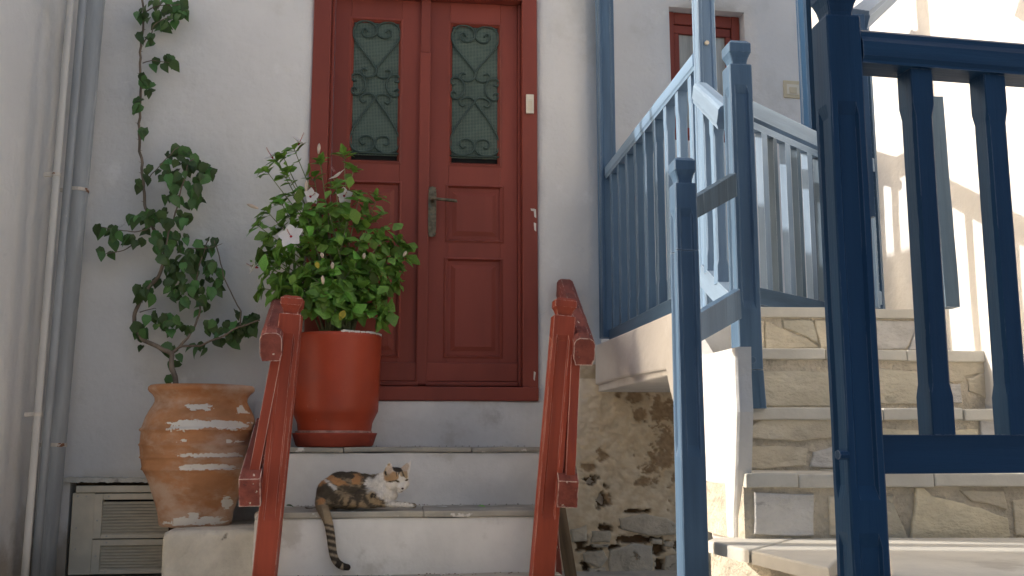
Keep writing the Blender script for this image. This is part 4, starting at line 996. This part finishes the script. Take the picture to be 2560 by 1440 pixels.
# upper handrail seen over the near panel
hp0, hp1 = At(2146, 52, 2.35), At(2290, -75, 3.1)
t = thing('upper_handrail', hp0, 'short pale blue handrail rising out of the picture behind the near navy post', 'handrail')
bar('rail', hp0, hp1, .05, .055, blue_slat, t, 0, profile=RAILP); q = At(2137, 75, 2.35)
bar('rail_post', (q.x, q.y, hp0.z-.5), (q.x, q.y, hp0.z+.01), .036, .036, blue_mid, t, .004)
# blue board fixed to the sunlit wall
b0 = At(2372, 770, 3.28); b1 = At(2352, 245, 3.28)
t = bar('wall_board', Vector((b0.x, b0.y, b0.z)), Vector((b0.x-.005, b0.y+.01, b1.z)), .050, .052, blue_grey, None, .008, cuts=8, wob=.0012)
tag(t, 'short weathered grey-blue wooden board standing against the sunlit white wall', 'board')
# ---------------------------------------------------------------- near navy railing
DN = 1.95
nr_ = thing('near_railing', At(2140, 1440, DN), 'large dark navy railing panel with capped newel post nearest the camera at right', 'railing')
tN = At(2083, -52, DN)
LN = tN.z-.002
loft_post('newel_post', tN, newel(.0365, LN, [(.28, 1.05), (1.12, LN-.1)], s=1.12), blue_dark, nr_, wob=.0012)
dcam = Vector((math.cos(YAW-R(11)), -math.sin(YAW-R(11)), 0))      # runs right and slightly away
P0 = Vector((tN.x, tN.y, 0))
ztn, ztb = At(2160, 84, DN).z, At(2160, 168, DN).z
zbn, zbb = At(2210, 1087, DN).z, At(2210, 1184, DN).z
def nq(s_, z): return Vector((P0.x+dcam.x*s_, P0.y+dcam.y*s_, z))
nn_ = Vector((-dcam.y, dcam.x, 0))
bar('top_rail', nq(.036, (ztn+ztb)/2), nq(1.5, (ztn+ztb)/2), .078, ztn-ztb, blue_dark, nr_, 0, xh=nn_, cuts=6, wob=.001,
    profile=[(-.5, -.30), (-.5, .12), (-.42, .28), (-.42, .42), (-.34, .5), (.34, .5), (.42, .42), (.42, .28), (.5, .12), (.5, -.30), (.44, -.42), (.44, -.5), (-.44, -.5), (-.44, -.42)])
bar('bottom_rail', nq(.036, (zbn+zbb)/2), nq(1.5, (zbn+zbb)/2), .045, zbn-zbb, blue_dark, nr_, .004, xh=nn_, cuts=4, wob=.0008)
def s_of(u, v=600):   # distance along the panel of a picture column
    p = Pl(u, v, P0, nn_); return (p-P0).dot(dcam)
ss = s_of(2312); sp2 = s_of(2497)-ss
for k in range(5):
    q = nq(ss+k*sp2, 0); b = baluster(q, zbn, ztb, .050, blue_dark, nr_)
    b.matrix_basis = b.matrix_basis @ Matrix.Rotation(-R(0)+(-(YAW-R(11))), 4, 'Z')
nb = At(2094, 1137, DN-.05); put('bolt', tube_bm([nb, nb+Vector((.02, .004, 0))], .009, 8), blue_dark, nr_)
# ---------------------------------------------------------------- cat
ye = Y2+.115                                   # body axis behind the tread edge
def K(u, v, dy=0): return Py(u, v, ye+dy)
kc = K(900, 1270); kc.z = T2
px = (K(1000, 1250)-K(900, 1250)).length/100
ct = thing('cat', kc, 'calico cat resting on the white step with its striped tail hanging down', 'cat')
def ell(bm, c, r, rot=None):
    M = Matrix.Translation(c) @ (rot or Matrix.Identity(4)) @ Matrix.Diagonal((*[max(x, .001) for x in r], 1))
    bmesh.ops.create_icosphere(bm, subdivisions=3, radius=1, matrix=M)
bm = bmesh.new()
def E(u, v, dy, ru, rv_, ry, roll=0, yaw=0): ell(bm, K(u, v, dy), (ru*px, ry*px, rv_*px), Matrix.Rotation(R(yaw), 4, 'Z') @ Matrix.Rotation(R(roll), 4, 'Y'))
E(835, 1232, 0, 44, 41, 42); E(852, 1222, 0.01, 44, 43, 42); E(880, 1221, .01, 48, 42, 40); E(910, 1224, .01, 40, 40, 36); E(935, 1222, 0, 32, 36, 30)
E(872, 1250, -.01, 56, 22, 44); E(820, 1246, -.02, 28, 26, 30)
E(952, 1215, -.02, 27, 34, 26, 12); E(966, 1228, -.035, 26, 27, 22); E(975, 1238, -.04, 20, 16, 18)
E(962, 1202, -.03, 22, 24, 21, 25)
# thigh and knee lying forward, hind foot
E(915, 1243, -.060, 34, 22, 16, -14); E(942, 1246, -.070, 19, 18, 13); E(900, 1256, -.07, 34, 12, 14)
E(925, 1264, -.075, 26, 7, 10)
# forelegs
for k in range(9): E(955+9.2*k, 1258+.7*k, -.062+.0*k, 12-.45*k, 9.0-.30*k, 9-.25*k)
E(1033, 1264, -.064, 9, 6.2, 8)
for k in range(5): E(950+6*k, 1262, -.01, 9, 7, 8)
# head, turned a little to the camera
hc = (992, 1196, -.055)
E(*hc, 28, 26, 26); E(999, 1193, -.062, 23, 22, 22); E(981, 1208, -.060, 19, 19, 18); E(1010, 1208, -.066, 13, 17, 16)
E(1004, 1218, -.085, 11.5, 9, 12); E(1007, 1212, -.086, 6, 9, 9, -12); E(1001, 1226, -.080, 8, 6, 9)
E(990, 1182, -.060, 20, 14, 18)
bmesh.ops.create_cone
def ear(tip, b1, b2, dy, back):
    t_, a, b_ = K(*tip, dy+back), K(*b1, dy), K(*b2, dy)
    m_ = (a+b_)/2; n_ = 14
    for k in range(n_):
        s_ = k/(n_-1); c = m_.lerp(t_, s_); w = (b_-a).length*.56*(1-s_**1.5)+.0026
        ax = (b_-a).normalized(); z_ = (t_-m_).normalized(); y_ = z_.cross(ax).normalized(); x_ = y_.cross(z_)
        M = Matrix.Identity(4)
        for i in range(3): M[i][0], M[i][1], M[i][2] = x_[i], y_[i], z_[i]
        ell(bm, c, (w, .0042+.004*(1-s_), .006), M)
        # cupped rims
ear((973, 1156), (962, 1190), (987, 1178), -.055, .004); ear((1026, 1154), (1003, 1172), (1020, 1183), -.060, .012)
# tail
tp_ = [(806, 1238, -.02, 15), (803, 1256, -.060, 15), (807, 1272, -.100, 14.5), (815, 1290, -.134, 12.5), (822, 1312, -.139, 11), (827, 1340, -.140, 10.5), (830, 1366, -.140, 10), (834, 1388, -.140, 9.6), (842, 1405, -.140, 9.2), (855, 1415, -.140, 9), (869, 1418, -.140, 7.5)]
TP = cr([K(a, b_, c) for a, b_, c, _ in tp_], 5); TR = [t_[3] for t_ in tp_]
TRr = []
for k in range(len(TP)):
    j = k/5; i_ = min(int(j), len(TR)-2); TRr.append((TR[i_]+(TR[i_+1]-TR[i_])*(j-i_))*px)
for p, r_ in zip(TP, TRr): ell(bm, p, (r_, r_, r_))
me = bpy.data.meshes.new('cat_raw'); bm.to_mesh(me); bm.free()
tmp = bpy.data.objects.new('cat_raw', me); C.objects.link(tmp)
md = tmp.modifiers.new('r', 'REMESH'); md.mode = 'VOXEL'; md.voxel_size = .0030
sm = tmp.modifiers.new('s', 'SMOOTH'); sm.factor = .6; sm.iterations = 5
bpy.context.view_layer.update()
dg = bpy.context.evaluated_depsgraph_get()
cme = bpy.data.meshes.new_from_object(tmp.evaluated_get(dg)); bpy.data.objects.remove(tmp); cme.name = 'cat_body'
for v in cme.vertices:
    if T2-.03 < v.co.z < T2+.004 and v.co.y > Y2+.012: v.co.z = T2+.002+(.004-min(.004, T2+.004-v.co.z))*.3
def w2z(p):       # world point to the measuring sheet of the cat (4.5 px per photo px)
    d = p-CO; k = d.dot(FW); u = 1280+F*d.dot(RT)/k; v = 720-F*d.dot(UP)/k
    return (u-740)*4.5, (v-1120)*4.5
DARK, TAN, ORA, WHT, GREY, BLK = Vector((.10, .080, .058)), Vector((.38, .28, .17)), Vector((.50, .27, .125)), Vector((.72, .68, .62)), Vector((.24, .20, .15)), Vector((.045, .037, .030))
blobs = [  # cx, cy, rx, ry, angle, colour
 (560, 290, 190, 45, 0, DARK), (780, 330, 120, 50, 20, DARK), (470, 370, 160, 40, 25, ORA), (690, 350, 75, 70, 45, ORA), (300, 370, 60, 60, 0, ORA), (620, 330, 40, 30, 20, DARK),
 (330, 480, 120, 90, 0, DARK), (360, 372, 48, 20, 15, WHT), (425, 435, 55, 30, 40, WHT), (640, 470, 150, 50, 12, DARK), (560, 570, 75, 60, -30, TAN), (290, 610, 60, 50, 0, ORA), (430, 560, 60, 60, 0, DARK),
 (640, 640, 200, 45, 0, TAN), (520, 610, 22, 60, 25, DARK), (600, 620, 20, 55, 20, DARK), (690, 625, 20, 50, 15, DARK), (560, 655, 70, 12, 0, DARK), (480, 640, 40, 18, 0, GREY), (700, 560, 60, 50, 0, DARK), (870, 570, 110, 80, 20, TAN), (780, 560, 26, 60, 5, DARK), (860, 540, 26, 26, 0, BLK), (905, 545, 16, 36, -10, BLK), (960, 580, 36, 26, 30, BLK), (880, 655, 90, 28, 5, DARK), (800, 600, 26, 60, 0, DARK),
 (930, 420, 165, 105, 0, WHT), (1060, 500, 150, 130, 0, WHT), (960, 330, 90, 50, -40, WHT), (820, 390, 50, 70, 20, WHT), (1170, 645, 185, 45, 0, WHT)]
def catcol(p):
    x, y = w2z(p)
    nx = 26*noise.fractal(Vector((x*.012, y*.012, 2)), .6, 2, 4); ny = 26*noise.fractal(Vector((x*.012, y*.012, 12)), .6, 2, 4)
    c = GREY.lerp(TAN, .5+.5*noise.noise(Vector((x*.02, y*.02, 0))))
    st = noise.noise(Vector((x*.010+y*.004, y*.050-x*.012, 4)))
    c = c.lerp(DARK, max(0, min(1, st*3.4+.35)))
    X, Y = x+nx, y+ny
    head = x > 985 and y < 530
    if y > 690 or x < 250 and y > 600 or (x < 400 and y > 640 and p.y < Y2+.03):        # tail
        s_ = y; c = Vector((.42, .34, .24)).lerp(GREY, .5+.4*noise.noise(Vector((x*.05, y*.05, 8))))
        rings = [(880, 22), (945, 28), (1012, 30), (1085, 31), (1162, 29), (1240, 32)]
        yy = y+(x-400)*.25*(-1)+6*noise.noise(Vector((x*.05, y*.03, 1)))
        for r0, h in rings:
            if abs(yy-r0) < h*1.0: c = c.lerp(BLK, min(1, (h*1.0-abs(yy-r0))/17)*.92)
        xx = x+(y-1310)*.55
        if y > 1270 and 440 < xx < 515: c = BLK
        if y > 1270 and x > 535: c = BLK
        if y < 850: c = c.lerp(Vector((.33, .24, .14)), .6).lerp(DARK, .45 if x < 300+(y-700)*.2 else 0)
        return c
    if not head:
        for (cx, cy, rx, ry, an, col) in blobs:
            dx_, dy_ = X-cx, Y-cy; a = R(an); xr, yr = dx_*math.cos(a)+dy_*math.sin(a), -dx_*math.sin(a)+dy_*math.cos(a)
            f = 1-math.hypot(xr/rx, yr/ry); f = max(0, min(1, f*3.5+.1)); c = c.lerp(col, f)
        streak = noise.noise(Vector((x*.09, y*.02, 6)))
        return c*(1+.25*streak)
    X, Y = x+nx*.3, y+ny*.3
    c = WHT.copy()
    for (cx, cy, rx, ry, an, col) in ((1075, 320, 100, 62, -8, ORA.lerp(TAN, .5)), (1020, 270, 50, 60, 0, TAN), (1205, 280, 60, 50, 20, TAN), (1150, 235, 75, 42, 8, BLK), (1210, 300, 14, 46, -25, DARK), (1160, 300, 8, 40, -5, DARK), (1130, 290, 7, 30, 0, DARK), (1240, 320, 20, 30, 0, TAN),
                                      (1090, 375, 75, 7, -6, DARK), (1050, 385, 40, 5, 8, DARK), (1172, 375, 17, 90, -4, WHT), (1140, 372, 30, 12, 20, DARK), (1243, 362, 24, 12, -25, DARK),
                                      (1050, 240, 42, 60, 0, Vector((.55, .44, .34))), (1048, 185, 20, 16, 0, TAN), (1225, 210, 50, 60, 0, Vector((.50, .40, .31))), (1010, 285, 14, 30, 0, BLK), (1198, 456, 14, 9, 0, BLK), (1190, 492, 40, 4, -8, DARK)):
        dx_, dy_ = X-cx, Y-cy; a = R(an); xr, yr = dx_*math.cos(a)+dy_*math.sin(a), -dx_*math.sin(a)+dy_*math.cos(a)
        f = 1-math.hypot(xr/rx, yr/ry); f = max(0, min(1, f*4+.15)) if f > -.04 else 0; c = c.lerp(col, f)
    return c
att = cme.attributes.new('fur', 'FLOAT_COLOR', 'POINT')
for i, v in enumerate(cme.vertices): att.data[i].color = (*catcol(v.co), 1)
furm = mat('fur', (.4, .3, .2), .95, .18, 60, .6, 260, .003, attr='fur', spec=.1)
cme.polygons.foreach_set('use_smooth', [True]*len(cme.polygons)); cme.materials.clear(); cme.materials.append(furm)
body = put('body', None, parent=ct, mesh=cme)
# short coat of hairs
cme.calc_loop_triangles(); tris = [t_ for t_ in cme.loop_triangles if t_.normal.y < .5]
areas = [t_.area for t_ in tris]; pick = rnd.choices(tris, weights=areas, k=26000)
HV, HF_, HC = [], [], []
for t_ in pick:
    a, b_, c = [cme.vertices[i].co for i in t_.vertices]; r1, r2 = rnd.random(), rnd.random()
    if r1+r2 > 1: r1, r2 = 1-r1, 1-r2
    p = a+(b_-a)*r1+(c-a)*r2; n_ = t_.normal
    x, y = w2z(p); flow = Vector((-.9, 0, -.45)) if y < 690 and x > 250 else Vector((.15, 0, -1))
    L_ = .013 if x < 940 else .007
    if x > 990 and y < 540: flow = Vector((-.5, .5, .1)); L_ = .0035
    if y > 690: L_ = .0055
    f_ = (flow-n_*flow.dot(n_))
    if f_.length < .05: continue
    d = (f_.normalized()+n_*rnd.uniform(.18, .45)+rv(.12)).normalized(); w = d.cross(n_).normalized()*.0006
    b0 = len(HV); HV += [p-w, p+w, p+d*L_*rnd.uniform(.6, 1.2)]; HF_.append((b0, b0+1, b0+2))
    cc = catcol(p)*rnd.uniform(.78, 1.2); HC += [(*cc, 1)]*3
hm = bpy.data.meshes.new('coat'); hm.from_pydata(HV, [], HF_)
ha = hm.attributes.new('fur', 'FLOAT_COLOR', 'POINT')
ha.data.foreach_set('color', [k for c in HC for k in c]); hm.materials.append(furm)
o = put('coat', None, parent=ct, mesh=hm); o['kind'] = 'stuff'
eye_m = mat('cat_eye', (.10, .075, .03), .15, .1, 20, 0, spec=.6); nose_m = mat('cat_nose', (.09, .045, .04), .5, .1, 20, 0)
from mathutils.bvhtree import BVHTree
bv_ = BVHTree.FromPolygons([v.co for v in cme.vertices], [p.vertices[:] for p in cme.polygons])
def hit(u, v):
    r = ray(u, v).normalized(); h_ = bv_.ray_cast(CO, r); return h_[0], h_[1], r
for nm, u, v, ru, rv_, roll, m_ in (('eye', 993.2, 1203, 4.6, 1.9, 22, eye_m), ('eye', 1016, 1201, 3.6, 1.9, -28, eye_m), ('nose', 1006.2, 1221, 3.2, 2.3, 0, nose_m)):
    h_, n_, r = hit(u, v)
    if h_ is None: h_ = K(u, v, -.08); r = FW
    b2_ = bmesh.new(); ell(b2_, h_+r*.0004, (ru*px, 2.0*px*.8, rv_*px), Matrix.Rotation(R(roll), 4, 'Y')); put(nm, b2_, m_, ct, smooth=True)
wb = bmesh.new()
for k in range(14):
    sgn = -1 if k < 7 else 1; h_, n_, r = hit(1001+sgn*4, 1224+(k % 7)*.8)
    if h_ is None: continue
    d = Vector((sgn*(.9 if sgn < 0 else .7), -.35, -.25+.07*(k % 7))).normalized()
    tube_bm([h_, h_+d*.02, h_+d*.042+Vector((0, 0, -.006))], [.0004, .00035, .0001], 4, wb)
put('whiskers', wb, limewash, ct)['kind'] = 'stuff'
# dry twig left of the cat, and crumbs of lime and leaf on the treads
tw = K(763, 1263, .06); tw.z = T2+.004
o = put('dry_twig', tube_bm(cr([tw+Vector((0, 0, .004)), tw+Vector((.02, .0, 0)), tw+Vector((.05, .01, .002)), tw+Vector((.075, .0, 0))], 3), [.0035, .005, .004, .003, .003, .002, .002, .002, .002, .001], 6), bark)
tag(o, 'small dry twig lying on the step left of the cat', 'twig')
cb = bmesh.new()
for k in range(150):
    zt, yf, yb2 = ((T1, Y1, YW-.05), (T2, Y2, Y1), (T3, Y3, Y2))[k % 3]
    x = rnd.uniform(sxL+.05, sxR-.02); y = yb2-.01-abs(rnd.gauss(0, .05)); s_ = rnd.uniform(.0015, .0045)
    bmesh.ops.create_icosphere(cb, subdivisions=1, radius=s_, matrix=Matrix.Translation((x, max(y, yf+.01), zt+.004)) @ Matrix.Diagonal((1, rnd.uniform(.6, 1.5), .6, 1)))
o = put('plaster_crumbs', cb, bark); tag(o, 'tiny crumbs of plaster and leaf scattered on the white steps', 'crumbs'); o['kind'] = 'stuff'
for (u, v, zt, me) in ((1015, 1112, T1, YL), (1195, 1263, T2, HL[0]), (716, 1262, T2, BL[0])):
    p = Pz(u, v+2, zt+.006)
    o = put('fallen_leaf', None, mesh=me, M=leaf_M(p, (rnd.uniform(-1, 1), rnd.uniform(-.3, .3), .05), (0, -.3, 1), .035))
    tag(o, {YL: 'small yellow leaf fallen on the top step beside the red pot', HL[0]: 'small green leaf fallen on the step right of the cat', BL[0]: 'small dark leaf fallen on the step beside the left red post'}[me], 'leaf')
S.render.engine = 'CYCLES'
